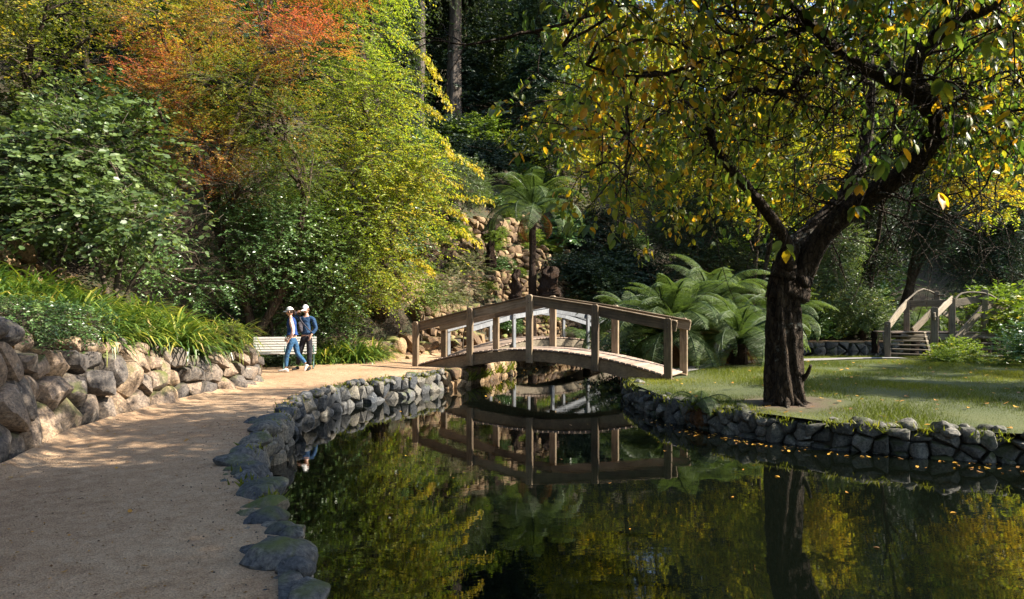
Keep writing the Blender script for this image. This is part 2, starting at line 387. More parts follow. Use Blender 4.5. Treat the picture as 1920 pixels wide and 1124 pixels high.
ax = np.concatenate([np.arange(-90, -16, 1.5), np.arange(-16, 17, 0.22), np.arange(17, 91, 1.5)])
ay = np.concatenate([np.arange(-15, 0, 1.0), np.arange(0, 37, 0.22), np.arange(37, 135, 1.5)])
gx, gy = np.meshgrid(ax, ay); gz = ground_h(gx, gy)
def gh(x, y):
    i = min(max(int(np.searchsorted(ax, x)) - 1, 0), len(ax) - 2); j = min(max(int(np.searchsorted(ay, y)) - 1, 0), len(ay) - 2)
    u = min(max((x - ax[i]) / (ax[i + 1] - ax[i]), 0), 1); v = min(max((y - ay[j]) / (ay[j + 1] - ay[j]), 0), 1)
    return float((gz[j, i] * (1 - u) + gz[j, i + 1] * u) * (1 - v) + (gz[j + 1, i] * (1 - u) + gz[j + 1, i + 1] * u) * v)
hillz = gh
V = np.stack([gx, gy, gz], -1).reshape(-1, 3)
nx, ny = len(ax), len(ay)
ii = (np.arange(ny - 1)[:, None] * nx + np.arange(nx - 1)[None, :]).ravel()
Fq = np.stack([ii, ii + 1, ii + nx + 1, ii + nx], 1)
m, nt, b = nmat('forest_soil')
n1 = noise_n(nt, 1.3, 6, 0.65, 'World'); n2 = noise_n(nt, 14, 5, 0.7, 'World')
r = ramp(nt, [(0.3, (0.02, 0.015, 0.009)), (0.48, (0.055, 0.036, 0.02)), (0.56, (0.03, 0.042, 0.014)), (0.75, (0.11, 0.07, 0.036))],
         math_n(nt, 'ADD', math_n(nt, 'MULTIPLY', n1.outputs['Fac'], 0.5), math_n(nt, 'MULTIPLY', n2.outputs['Fac'], 0.5)))
nt.links.new(r.outputs[0], b.inputs['Base Color']); b.inputs['Roughness'].default_value = 0.95
bump(nt, b, n2.outputs['Fac'], 0.8, 0.05)
g = piece('ground', V, Fq, m, smooth=True, kind='structure')

# water
m, nt, b = nmat('pond_water')
b.inputs['Base Color'].default_value = (0.002, 0.003, 0.002, 1); b.inputs['Roughness'].default_value = 0.015
b.inputs['IOR'].default_value = 1.33; b.inputs['IOR'].default_value = 1.5
n1 = noise_n(nt, 1.0, 3, 0.5, 'World', 0.3, (3.0, 7.0, 1)); n2 = noise_n(nt, 1.0, 2, 0.5, 'World', 0.0, (0.5, 1.2, 1))
bump(nt, b, math_n(nt, 'ADD', math_n(nt, 'MULTIPLY', n1.outputs['Fac'], 0.35), n2.outputs['Fac']), 0.045, 0.03)
wx = np.linspace(-6, 36, 22); wy = np.linspace(0.5, 40, 21)
X, Y = np.meshgrid(wx, wy); nx = 22
ii = (np.arange(20)[:, None] * nx + np.arange(21)[None, :]).ravel()
water = piece('water', np.stack([X, Y, X * 0], -1).reshape(-1, 3), np.stack([ii, ii + 1, ii + nx + 1, ii + nx], 1), m, kind='structure')

def sheet(poly, step, hfun, name, mat, jit=0.3, edge_step=None):
    """a finely divided sheet with the exact outline poly"""
    pts, n = [], len(poly)
    for i in range(n):
        a = np.array(poly[i]); c = np.array(poly[(i + 1) % n]); k = max(1, int(np.linalg.norm(c - a) / (edge_step or step)))
        for j in range(k): pts.append(a + (c - a) * j / k)
    nb = len(pts); pa = np.array(poly)
    X, Y = np.meshgrid(np.arange(pa[:, 0].min(), pa[:, 0].max(), step), np.arange(pa[:, 1].min(), pa[:, 1].max(), step))
    X = X.ravel() + rng.uniform(-jit, jit, X.size) * step; Y = Y.ravel() + rng.uniform(-jit, jit, Y.size) * step
    d, _ = dist_line(poly, X, Y, True); k = inside(poly, X, Y) & (d > step * 0.35)
    allp = [Vector(p) for p in pts] + [Vector(p) for p in zip(X[k], Y[k])]
    res = geometry.delaunay_2d_cdt(allp, [(i, (i + 1) % nb) for i in range(nb)], [], 1, 1e-5)
    v2 = np.array([p[:] for p in res[0]]); fs = np.array([f for f in res[2] if len(f) == 3])
    z = hfun(v2[:, 0], v2[:, 1])
    return piece(name, np.column_stack([v2, z]), fs, mat, smooth=True, kind='structure')

# gravel path: round the left shore of the pond, to the bridges
i0 = 0
PATH = [(-0.9, -6), (-0.6, 0.4)] + POND[0:21] + [(1.0, 29.1), (0.9, 31.2), (-0.8, 30.0), (-2.2, 27.0), (-3.7, 24.8), (-5.2, 22.9), (-7.8, 21.1), (-8.1, 18.3), (-6.8, 16.8),
        (-5.75, 15.9), (-6.0, 12.7), (-6.0, 10.3), (-5.85, 9), (-5.3, 7.24), (-4.8, 4), (-4.4, 0), (-4.1, -6)]
def path_h(x, y):
    X = np.stack([x, y, np.zeros_like(x)], -1)
    d, _ = dist_line(TOE, x, y)
    return 0.50 + 0.012 * vn(X * 0.8, 4) + 0.006 * vn(X * 4.0, 2) + 0.10 * sstep(0.45 - d, 0, 0.4)
m, nt, b = nmat('path_gravel')
n1 = noise_n(nt, 0.55, 5, 0.6, 'World'); n2 = noise_n(nt, 60, 3, 0.8, 'World'); n3 = noise_n(nt, 6, 5, 0.7, 'World')
vo = node(nt, 'ShaderNodeTexVoronoi'); vo.inputs['Scale'].default_value = 95
nt.links.new(node(nt, 'ShaderNodeNewGeometry').outputs['Position'], vo.inputs['Vector'])
r = ramp(nt, [(0.34, (0.24, 0.145, 0.085)), (0.5, (0.38, 0.25, 0.15)), (0.64, (0.47, 0.335, 0.215))], math_n(nt, 'ADD', math_n(nt, 'MULTIPLY', n1.outputs['Fac'], 0.5), math_n(nt, 'MULTIPLY', n3.outputs['Fac'], 0.5)))
c = mixc(nt, 1.0, r.outputs[0], ramp(nt, [(0.0, (0.6, 0.6, 0.6)), (0.5, (1.0, 1.0, 1.0)), (1.0, (1.3, 1.27, 1.2))], vo.outputs['Color']).outputs[0], 'MULTIPLY')
ds = ramp(nt, [(0.60, (0, 0, 0)), (0.72, (0.5, 0.5, 0.5))], noise_n(nt, 2.3, 6, 0.75, 'World', 0.5).outputs['Fac'])
c = mixc(nt, ds.outputs[0], c, (0.16, 0.10, 0.06))
nt.links.new(c, b.inputs['Base Color']); b.inputs['Roughness'].default_value = 0.95; b.inputs['Specular IOR Level'].default_value = 0.2
bump(nt, b, math_n(nt, 'ADD', math_n(nt, 'ADD', math_n(nt, 'MULTIPLY', n2.outputs['Fac'], 0.5), math_n(nt, 'MULTIPLY', n3.outputs['Fac'], 1.6)), math_n(nt, 'MULTIPLY', vo.outputs['Distance'], 0.6)), 0.8, 0.018)
M['gravel'] = m
path = sheet(PATH, 0.22, path_h, 'gravel_path', m)

# lawn on the right bank
LAWN = POND[30:44] + [(13, 9.2), (20, 9.6), (27, 11), (29, 26.6)]
m, nt, b = nmat('lawn_turf')
n1 = noise_n(nt, 0.9, 5, 0.6, 'World'); n2 = noise_n(nt, 30, 4, 0.7, 'World')
r = ramp(nt, [(0.3, (0.035, 0.042, 0.012)), (0.5, (0.055, 0.07, 0.016)), (0.7, (0.095, 0.10, 0.026))], math_n(nt, 'ADD', math_n(nt, 'MULTIPLY', n1.outputs['Fac'], 0.6), math_n(nt, 'MULTIPLY', n2.outputs['Fac'], 0.4)))
geo = node(nt, 'ShaderNodeNewGeometry'); vd = node(nt, 'ShaderNodeVectorMath', operation='DISTANCE'); vd.inputs[1].default_value = (5.0, 12.4, 0.5)
nt.links.new(geo.outputs['Position'], vd.inputs[0])
dr = ramp(nt, [(0.62, (1, 1, 1)), (1.0, (0, 0, 0))], math_n(nt, 'ADD', math_n(nt, 'MULTIPLY', vd.outputs['Value'], 0.5), math_n(nt, 'MULTIPLY', noise_n(nt, 2.4, 6, 0.75, 'World', 0.5).outputs['Fac'], 0.9)))
c = mixc(nt, dr.outputs[0], r.outputs[0], (0.085, 0.055, 0.032))
nt.links.new(c, b.inputs['Base Color']); b.inputs['Roughness'].default_value = 0.95
bump(nt, b, n2.outputs['Fac'], 0.8, 0.03)
lawn = sheet(LAWN, 0.3, lawn_h, 'lawn', m)
# narrow footpath across the lawn, bridge to bridge
FP = [(3.9, 17.25), (4.5, 18.5), (6.2, 20.3), (8.5, 21.7), (11.2, 22.6), (13.2, 22.7), (13.2, 23.5), (11.0, 23.5), (8.2, 22.6), (5.8, 21.1), (4.3, 19.4)]
m2 = plain_mat('footpath_grit', (0.20, 0.19, 0.175), 0.95, 0, 40, 0.25, 0.4)
sheet(FP, 0.3, lambda x, y: lawn_h(x, y) + 0.03, 'footpath', m2)
# sunny gravel on the far shore of the channel
FS = [(12.5, 36.9), (17, 37.5), (22, 38.3), (25, 38), (25, 40.5), (18, 40.6), (13, 39.5)]
sheet(FS, 0.5, lambda x, y: 0.46 + 0 * x, 'far_gravel_path', M['gravel'])

# ------------------------------------------------------------------ stone walls
def clip_poly(poly, px, py, nx_, ny_):
    out = []
    k = len(poly)
    for i in range(k):
        a, c = poly[i], poly[(i + 1) % k]
        da = (a[0] - px) * nx_ + (a[1] - py) * ny_; dc = (c[0] - px) * nx_ + (c[1] - py) * ny_
        if da <= 0: out.append(a)
        if (da < 0) != (dc < 0) and da != dc:
            t = da / (da - dc); out.append((a[0] + t * (c[0] - a[0]), a[1] + t * (c[1] - a[1])))
    return out
def cells(L, H, cw, ch, jit=0.32):
    rows = max(1, round(H / ch)); pts = []
    for r_ in range(rows):
        s = random.uniform(-0.5, 0.2) * cw
        while s < L + cw * 0.4:
            pts.append((s + random.uniform(-jit, jit) * cw * 0.5, (r_ + 0.5 + random.uniform(-jit, jit)) * H / rows))
            s += cw * random.choice((0.62, 0.8, 1.0, 1.15, 1.45))
    out = []
    for i, p in enumerate(pts):
        poly = [(0, 0), (L, 0), (L, H), (0, H)]
        for j, q in enumerate(pts):
            if i == j or abs(q[0] - p[0]) > 3.2 * cw or abs(q[1] - p[1]) > 3 * ch: continue
            poly = clip_poly(poly, (p[0] + q[0]) / 2, (p[1] + q[1]) / 2, q[0] - p[0], q[1] - p[1])
            if len(poly) < 3: break
        if len(poly) >= 3: out.append(poly)
    return out

def stone_wall(root, line, zb, zt, cw, ch, mat, side=1, bulge=0.35, back=0.3, gap=0.05, batter=0.12, topj=0.25, seed=0, jit=0.32, name='stone', backing=None, rough=1.0):
    """fits one mesh per stone along a line; side: +1 = face to the left of travel"""
    random.seed(seed)
    line = spline(line, max(12, len(line) * 5)); seg = np.linalg.norm(np.diff(line, axis=0), axis=1); S = np.concatenate([[0], np.cumsum(seg)]); L = S[-1]
    T = np.gradient(line, axis=0); T = unit(T); N = np.stack([-T[:, 1], T[:, 0]], 1) * side
    def at(s):
        return (np.stack([np.interp(s, S, line[:, 0]), np.interp(s, S, line[:, 1])], -1), unit(np.stack([np.interp(s, S, N[:, 0]), np.interp(s, S, N[:, 1])], -1)))
    ts = np.linspace(0, L, 30); pz, _ = at(ts)
    hm = float(np.mean([zt(*q) - zb(*q) for q in pz]))
    cs = cells(L, hm, cw, ch, jit)
    col = []
    for ci, poly in enumerate(cs):
        poly = np.array(poly); c = poly.mean(0)
        top = poly[:, 1].max() > hm - 1e-3
        # round the corners once
        nxt = np.roll(poly, -1, 0); ch_ = random.uniform(0.08, 0.2); q = np.stack([poly * (1 - ch_) + nxt * ch_, poly * ch_ + nxt * (1 - ch_)], 1).reshape(-1, 2)
        keep = np.linalg.norm(q - np.roll(q, 1, 0), axis=1) > 0.012; q = q[keep]
        if len(q) < 5: continue
        c = q.mean(0); w = np.ptp(q[:, 0]); h = np.ptp(q[:, 1]); sz = math.sqrt(max(w * h, 1e-4))
        if sz < 0.05: continue
        q = c + (q - c) * (1 - gap * random.uniform(0.6, 1.6))
        if top: 
            k = q[:, 1] > c[1]; q[k, 1] += random.uniform(-topj, topj) * ch * (q[k, 1] - c[1]) / max(h * 0.5, 1e-3)
            q[k, 1] += 0.10 * ch * np.array([math.sin(a * 9 + ci) for a in q[k, 0]])
        b_ = bulge * sz * random.uniform(0.55, 1.2); off = random.uniform(-0.03, 0.05) * 1.2
        tl = np.array([random.uniform(-0.28, 0.28), random.uniform(-0.3, 0.25)]) * rough
        n = len(q); rings = [(1.0, -back), (1.0, off - 0.02), (0.96, off + b_ * 0.55), (0.82, off + b_ * 0.90), (0.42, off + b_)]
        V = []
        for k, dp in rings:
            for e in range(n):
                uv = c + (q[e] - c) * k
                dd = dp + (0 if dp == -back else ((uv - c) * tl).sum())
                V.append((uv[0], uv[1], dd))
        V.append((c[0], c[1], off + b_ * 1.02)); V = np.array(V)
        m_ = V[:, 2] > -back + 1e-6
        rc = np.random.default_rng(seed * 977 + ci)                # split faces: a few planes cut the front
        for _k in range(4):
            a_ = rc.uniform(0, 6.28); nn = unit(np.array([math.cos(a_) * rc.uniform(.25, .9), math.sin(a_) * rc.uniform(.25, .9), 1.0])); lim = rc.uniform(.10, .30) * sz
            sd0 = (V - np.array([c[0], c[1], off + b_ * .45])) @ nn; V[m_] -= np.outer(np.maximum(sd0[m_] - lim, 0), nn) * .9
        V[m_, 2] += 0.10 * sz * rough * vn(V[m_] * (3.2 / sz * 0.35) , seed + ci)
        V[m_, 0] += 0.05 * sz * rough * vn(V[m_] * 7, seed + ci + 50); V[m_, 1] += 0.05 * sz * rough * vn(V[m_] * 7, seed + ci + 90)
        p2, n2 = at(np.clip(V[:, 0], -0.1, L + 0.1))
        zb_ = np.array([zb(*a) for a in p2]); zt_ = np.array([zt(*a) for a in p2])
        hh = V[:, 1] / hm
        z = zb_ + (zt_ - zb_) * hh
        dep = V[:, 2] - batter * (z - zb_)
        W = np.column_stack([p2 + n2 * dep[:, None], z])
        Fs = []
        for a in range(4):
            for e in range(n):
                f = (e + 1) % n; quad = [a * n + e, a * n + f, (a + 1) * n + f, (a + 1) * n + e]
                Fs.append(quad if side < 0 else quad[::-1])
        for e in range(n):
            f = (e + 1) % n; t3 = [4 * n + e, 4 * n + f, 5 * n]; Fs.append(t3 if side < 0 else t3[::-1])
        piece(name, W, Fs, mat, root, smooth=True).data.set_sharp_from_angle(angle=R(30))
    # earth core behind the joints
    if backing:
        p2, n2 = at(ts); bt = []
        for (a, nn) in zip(p2, n2):
            bt.append((*(a - nn * 0.05), zb(*a) - 0.15)); bt.append((*(a - nn * (0.05 + batter * (zt(*a) - zb(*a)))), zt(*a) - 0.10))
        for (a, nn) in zip(p2, n2): bt.append((*(a - nn * (back + 0.1)), zt(*a) - 0.10))
        k = len(p2); Fs = [[2 * i, 2 * i + 2, 2 * i + 3, 2 * i + 1] for i in range(k - 1)] + [[2 * i + 1, 2 * i + 3, 2 * k + i + 1, 2 * k + i] for i in range(k - 1)]
        piece('core', np.array(bt), Fs, backing, root)

_RK = {}
def rock_mesh(i, squash=(1, 1, 0.7), mat=None, sub=3, prefix='rock'):
    key = (i, squash, mat.name, sub)
    if key in _RK: return _RK[key]
    bm = bmesh.new(); bmesh.ops.create_icosphere(bm, subdivisions=sub, radius=0.5)
    V = np.array([v.co[:] for v in bm.verts]); 
    r_ = np.random.default_rng(100 + i)
    for k in range(9):                                     # cut facets
        d = unit(r_.normal(size=3)); lim = r_.uniform(0.32, 0.46); s = V @ d; V -= np.outer(np.maximum(s - lim, 0), d) * 0.85
    V += V * (0.13 * vn(V * 4, i) + 0.05 * vn(V * 11, i + 3))[:, None]; V = V * np.array(squash)
    fs = [[v.index for v in f.verts] for f in bm.faces]; bm.free()
    me = make_mesh(prefix, V, fs, None, True, (mat,)); me.set_sharp_from_angle(angle=R(28)); _RK[key] = me; return me
def rock(parent, x, y, z, s, mat, i=None, squash=(1, 1, 0.7), rot=None, name='rock', tilt=0.25):
    i = random.randrange(9) if i is None else i
    o = bpy.data.objects.new(name, rock_mesh(i, squash, mat)); COL.objects.link(o)
    org = ORG.get(parent, np.zeros(3)) if parent else np.zeros(3)
    o.parent = parent; o.location = (x - org[0], y - org[1], z - org[2])
    o.rotation_euler = (random.uniform(-tilt, tilt), random.uniform(-tilt, tilt), random.uniform(0, 6.28) if rot is None else rot)
    o.scale = (s,) * 3 if not hasattr(s, '__len__') else s
    return o

soil = plain_mat('wall_earth', (0.05, 0.04, 0.028), 0.95, 0, 12, 0.4, 0.4)
# left retaining wall
wl_ = thing('stone_wall', 'long dry stone retaining wall of big rough grey boulders along the left of the gravel path', 'wall', (-6.0, 9, 0.45))
LW = [(-4.75, 4.0), (-5.25, 6.2), (-5.50, 7.24), (-6.02, 9), (-6.18, 10.3), (-6.18, 12.7), (-5.95, 14.2), (-5.80, 15.55), (-6.3, 16.2)]
stone_wall(wl_, LW, lambda x, y: 0.40, lambda x, y: 0.52 + float(np.interp(y, WTOP_Y, WTOP_H)), 0.50, 0.40, M['wallstone'], side=-1, bulge=0.50, back=0.4, gap=0.045, seed=3, backing=soil, batter=0.16, topj=0.4, rough=1.3)
random.seed(8)
for k in range(26):
    t = random.uniform(5.5, 15.8); x = float(np.interp(t, [p[1] for p in LW[:-1]], [p[0] for p in LW[:-1]])) - random.uniform(0.15, 0.5)
    rock(wl_, x, t, 0.5 + float(np.interp(t, WTOP_Y, WTOP_H)) + random.uniform(-0.02, 0.10), random.uniform(0.25, 0.55), M['wallstone'], name='stone')
# pond edging beside the path
we = thing('pond_edging', 'low mossy stone edging of the pond along the right side of the gravel path', 'edging', (-3.4, 10, 0))
EL = [(x, y) for x, y in POND[1:16]]
stone_wall(we, EL, lambda x, y: -0.12, lambda x, y: 0.47, 0.34, 0.30, M['edgestone'], side=-1, bulge=0.42, back=0.12, gap=0.05, seed=21, backing=soil, batter=-0.02, topj=0.22, rough=1.4)
random.seed(31)
y = 3.1
while y < 18.6:
    el = np.array(EL); x = float(np.interp(y, el[:, 1], el[:, 0]))
    s = random.choice((0.17, 0.24, 0.30, 0.42)) if y < 9.5 else random.uniform(0.16, 0.30)
    rock(we, x - 0.02 + random.uniform(-0.08, 0.08), y, 0.47 + random.uniform(-0.05, 0.05), (s * random.uniform(.8, 1.25), s * random.uniform(.8, 1.25), s * random.uniform(.7, 1.1)), M['edgestone'], squash=(1, 1, 0.7), name='stone')
    if random.random() < 0.5: rock(we, x - 0.22 + random.uniform(-0.1, 0.05), y + s * .3, 0.46, s * random.uniform(.35, .6), M['edgestone'], name='stone')
    y += s * random.uniform(0.6, 1.0)
for (px, py, s) in ((470, 800, .42), (505, 795, .5), (455, 905, .36), (452, 850, .30)):
    q = G(px, py, 0.45); rock(we, q[0] + .05, q[1], 0.45, s, M['edgestone'], squash=(1, 1, 0.7), name='stone')
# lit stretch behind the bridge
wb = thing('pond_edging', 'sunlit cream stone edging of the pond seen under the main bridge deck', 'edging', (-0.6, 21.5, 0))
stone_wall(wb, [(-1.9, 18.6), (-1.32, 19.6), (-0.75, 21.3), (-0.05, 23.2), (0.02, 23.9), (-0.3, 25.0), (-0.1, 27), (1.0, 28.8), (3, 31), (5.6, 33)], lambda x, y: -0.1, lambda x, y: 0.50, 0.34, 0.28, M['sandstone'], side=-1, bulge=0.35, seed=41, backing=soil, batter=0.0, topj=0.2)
# right bank
wr = thing('pond_edging', 'dark mossy rubble edging of the pond below the lawn and the gnarled tree', 'edging', (4.5, 11, 0))
RL = [POND[i] for i in range(44, 31, -1)][::-1]
stone_wall(wr, RL, lambda x, y: -0.12, lambda x, y: 0.40, 0.30, 0.17, M['bankstone'], side=-1, bulge=0.45, back=0.35, gap=0.05, seed=51, backing=soil, batter=0.10, topj=0.5, rough=1.6)
random.seed(52)
rl = np.array(RL)
for k in range(110):
    i = random.randrange(2, len(rl) - 1); t = random.random(); q = rl[i] * (1 - t) + rl[i + 1] * t if i < len(rl) - 1 else rl[i]
    nn = unit(np.array([rl[min(i + 1, len(rl) - 1)][1] - rl[i][1], -(rl[min(i + 1, len(rl) - 1)][0] - rl[i][0])]))
    ins = random.uniform(-0.05, 0.30); q = q - nn * ins
    if inside(POND, np.array([q[0]]), np.array([q[1]]))[0] and ins > 0.05: q = q + nn * 2 * ins
    rock(wr, q[0], q[1], 0.40 + random.uniform(-0.12, 0.05), random.uniform(0.12, 0.34), M['bankstone'], name='stone')

# rock terraces on the slope
def terrace(label, pts, h, cw, ch, seed, nb=14, mat='sandstone', dz=-0.25):
    t = thing('rock_terrace', label, 'rock terrace', (pts[0][0], pts[0][1], hillz(*pts[0])))
    stone_wall(t, pts, lambda x, y: hillz(x, y) + dz, lambda x, y: hillz(x, y) + dz + h, cw, ch, M[mat], side=-1, bulge=0.5, back=0.4, seed=seed, backing=soil, batter=0.15, topj=0.7, rough=1.9, gap=0.03)
    random.seed(seed + 1); pa = np.array(pts)
    for k in range(nb):
        i = random.randrange(len(pa) - 1); f = random.random(); q = pa[i] * (1 - f) + pa[i + 1] * f + np.array([random.uniform(-.4, .4), random.uniform(-0.9, 0.9)])
        rock(t, q[0], q[1], hillz(*q) + dz + h * random.uniform(0.1, 1.0) * (1 if q[1] > pa[i][1] else 0.4), random.uniform(0.22, 0.6), M[mat], squash=random.choice(((1, 1, 0.7), (1, 0.8, 0.5), (0.8, 0.7, 1.1))), name='stone', tilt=0.5)
    return t
terrace('low sunlit stone wall at the foot of the slope, left of the main bridge', [(-5.1, 22.6), (-4.0, 24.3), (-2.6, 26.5), (-1.5, 28.6), (-0.6, 29.8)], 0.85, 0.46, 0.36, 61, 12, dz=-0.1)
def toe_off(d, a, c, n=9):
    ln = spline(TOE[11:18], 60); T_ = unit(np.gradient(ln, axis=0)); N_ = np.stack([-T_[:, 1], T_[:, 0]], 1); q = ln + N_ * d
    return [tuple(q[int(k)] + 0.18 * np.array([math.sin(k * 1.3 + d), math.cos(k * 1.7 + d * 2)])) for k in np.linspace(a * 59, c * 59, n)]
terrace('lowest tan rock terrace just above the main bridge railing', toe_off(.7, .30, .93), 1.5, 0.34, 0.24, 71, 40)
terrace('second tan rock terrace up the slope behind the tree fern', toe_off(2.1, .30, .95), 1.5, 0.36, 0.25, 81, 44)
terrace('upper rock terrace below the rounded green shrub', toe_off(3.5, .32, .97), 1.5, 0.40, 0.27, 91, 40)
terrace('topmost rock terrace under the drooping yellow branches', toe_off(4.9, .36, .97), 1.5, 0.44, 0.30, 96, 34)
terrace('shaded golden rock wall under the left shrubs above the strap leaves', [(-15.5, 12.2), (-13.2, 13.0), (-11.4, 14.0), (-10.4, 15.4), (-10.2, 17.6), (-9.6, 20.6)], 1.5, 0.62, 0.42, 99, 30)
far = thing('channel_edging', 'far stone edging across the channel behind the gnarled trunk', 'edging', (14, 37, 0))
stone_wall(far, [(9, 35.2), (14, 37), (19, 37.7), (25, 37.6)], lambda x, y: -0.1, lambda x, y: 0.46, 0.6, 0.3, M['bankstone'], side=-1, seed=103, backing=soil)

# ------------------------------------------------------------------ timber bridges
def oriented(a, c):  # unit along, length
    d = np.asarray(c, float) - np.asarray(a, float); return unit(d), float(np.linalg.norm(d))
def board(name, a, c, h, t, mat, parent, up=(0, 0, 1), bev=0.008):
    """straight plank from a to c (centre line), height h, thickness t; object origin at its middle"""
    d, L = oriented(a, c); V, Fs = box_vf((0, 0, 0), (L, t, h), (1, 0, 0), (0, 0, 1), bev)
    o = bpy.data.objects.new(name, make_mesh(name, V, Fs, mats=(mat,))); COL.objects.link(o)
    z = np.array(up, float); z -= d * z.dot(d); z = unit(z); y = np.cross(z, d)
    Mx = Matrix(((d[0], y[0], z[0], 0), (d[1], y[1], z[1], 0), (d[2], y[2], z[2], 0), (0, 0, 0, 1)))
    mid = (np.asarray(a) + np.asarray(c)) / 2 - ORG.get(parent, np.zeros(3))
    o.parent = parent; o.matrix_basis = Matrix.Translation(Vector(mid)) @ Mx; ORG[o] = ORG.get(parent, np.zeros(3))
    return o
def post(name, x, y, z0, z1, w, t, mat, parent, ang, point=0.05, bolts=()):
    """upright timber with a two-faced weathered top"""
    h = z1 - z0
    V = [(sx * w / 2, sy * t / 2, 0) for sx, sy in ((-1, -1), (1, -1), (1, 1), (-1, 1))] + [(sx * w / 2, sy * t / 2, h - point) for sx, sy in ((-1, -1), (1, -1), (1, 1), (-1, 1))]
    V += [(-w / 4, -t / 2, h), (w / 4, -t / 2, h), (w / 4, t / 2, h), (-w / 4, t / 2, h)]
    Fs = [[3, 2, 1, 0], [0, 1, 5, 4], [1, 2, 6, 5], [2, 3, 7, 6], [3, 0, 4, 7], [4, 5, 9, 8], [6, 7, 11, 10], [5, 6, 10, 9], [7, 4, 8, 11], [8, 9, 10, 11]]
    o = bpy.data.objects.new(name, make_mesh(name, V, Fs, mats=(mat,))); COL.objects.link(o)
    o.parent = parent; org = ORG.get(parent, np.zeros(3)); o.location = (x - org[0], y - org[1], z0 - org[2]); o.rotation_euler = (0, 0, ang)
    bv = o.modifiers.new('edge', 'BEVEL'); bv.width = 0.008; bv.segments = 1
    for bz in bolts:
        Vb, Fb = tube_vf([(0, -t / 2 - 0.012, bz), (0, -t / 2 + 0.01, bz)], 0.016, 8)
        bo = bpy.data.objects.new('bolt', make_mesh('bolt', Vb, Fb, mats=(M['bolt'],))); COL.objects.link(bo); bo.parent = o
    return o

def arch_bridge(root, A, B, width, zend, zmid, n=4, pw=0.19, pt=0.10, post_h=(1.38, 1.32, 1.5, 1.32, 1.38), rail_h=0.24, mats=('beam', 'post', 'rail', 'plank'), posts=True, beam_h=0.33, both=True, post_top=None, rail_drop=0.03, rtop=None):
    A = np.array(A, float); B = np.array(B, float); u, L = oriented(A, B); nrm = np.array([-u[1], u[0]])
    if nrm[1] < 0: nrm = -nrm
    ang = math.atan2(u[1], u[0])
    deck = lambda t: zend + (zmid - zend) * (1 - (2 * t - 1) ** 2)
    K = 28
    for sgn, off in ((0, 0.04), (1, width - 0.04)):           # arched side beams
        ts = np.linspace(-0.015, 1.015, K); V = []
        for t in ts:
            p = A + u * L * t + nrm * off; zt = deck(min(max(t, 0), 1)) - 0.045
            taper = beam_h * (0.82 + 0.36 * abs(2 * t - 1) ** 1.5)
            for (dn, z) in ((-0.05, zt), (0.05, zt), (0.05, zt - taper), (-0.05, zt - taper)): V.append((*(p + nrm * dn), z))
        Fs = [[a * 4 + e, a * 4 + (e + 1) % 4, (a + 1) * 4 + (e + 1) % 4, (a + 1) * 4 + e] for a in range(K - 1) for e in range(4)] + [[3, 2, 1, 0], [K * 4 - 4, K * 4 - 3, K * 4 - 2, K * 4 - 1]]
        piece('beam', V, Fs, M[mats[0]], root)
    npl = int(L / 0.155)
    for k in range(npl):                                        # deck planks
        t = (k + 0.5) / npl; p = A + u * L * t; z = deck(t) + 0.0; e = 0.01; sl = (deck(min(t + e, 1)) - deck(max(t - e, 0))) / (L * (min(t + e, 1) - max(t - e, 0)))
        rj = random.uniform(-0.015, 0.015)
        a = np.array([*(p + nrm * (-0.05 + rj)), z]); c = np.array([*(p + nrm * (width + 0.05 + rj)), z])
        board('plank', a, c, 0.045, 0.138, M[mats[3]], root, up=(-sl * u[0], -sl * u[1], 1), bev=0.006)
    for side, off in ((0, -0.075 - 0.0), (1, width + 0.075)):
        if side == 1 and not both: continue
        tops = []
        for k in range(n + 1):
            t = k / n; p = A + u * L * t + nrm * off
            zt = (post_top[k] if post_top else deck(t) + post_h[k]); z0 = deck(t) - (beam_h * 1.1 if 0 < k < n else 0.35)
            post('post', p[0], p[1], z0, zt, pw, pt, M[mats[1]], root, ang, bolts=(zt - z0 - 0.12, zt - z0 - 0.22, 0.12) if side == 0 else ())
            tops.append(np.array([*(p + nrm * (0.082 if side == 0 else -0.082)), zt - rail_drop - rail_h / 2 - 0.03]))
        for k in range(n):
            d = tops[k + 1] - tops[k]; ex = unit(d) * (0.02)
            a, c = tops[k].copy(), tops[k + 1].copy()
            if k == 0: a -= unit(d) * 0.12
            if k == n - 1: c += unit(d) * 0.20
            board('rail', a, c, rail_h, 0.055, M[mats[2]], root)
            hn = np.array([0, 0, rail_h / 2 + 0.022])
            board('handrail', a + hn, c + hn, 0.035, 0.13, M[mats[2]], root)
random.seed(4)
br = thing('footbridge', 'arched timber footbridge with tan curved beams crossing from the gravel path to the lawn', 'footbridge', (0.5, 18.6, 0))
arch_bridge(br, (-2.84, 20.45), (3.86, 16.80), 1.35, 0.53, 1.10, post_top=(1.84, 2.24, 2.60, 2.32, 1.97))
# low sill under each bridge end
for (x, y) in ((-2.75, 20.6), (3.85, 17.1)):
    u = unit(np.array([6.7, -3.65])); n_ = np.array([-u[1], u[0]])
    board('sill', np.array([x, y, 0.30]) - np.array([*n_, 0]) * 0.15, np.array([x, y, 0.30]) + np.array([*n_, 0]) * 1.5, 0.22, 0.25, M['beam'], br)

b2 = thing('footbridge', 'smaller weathered footbridge in sun and blue shade, seen through the railing of the main bridge', 'footbridge', (1.6, 27, 0))
arch_bridge(b2, (-1.5, 24.4), (4.6, 29.4), 1.3, 0.52, 1.12, post_h=(1.15, 1.15, 1.25, 1.15, 1.15), pw=0.13, rail_h=0.2, mats=('grey_timber', 'bluegrey', 'bluegrey', 'plank'))

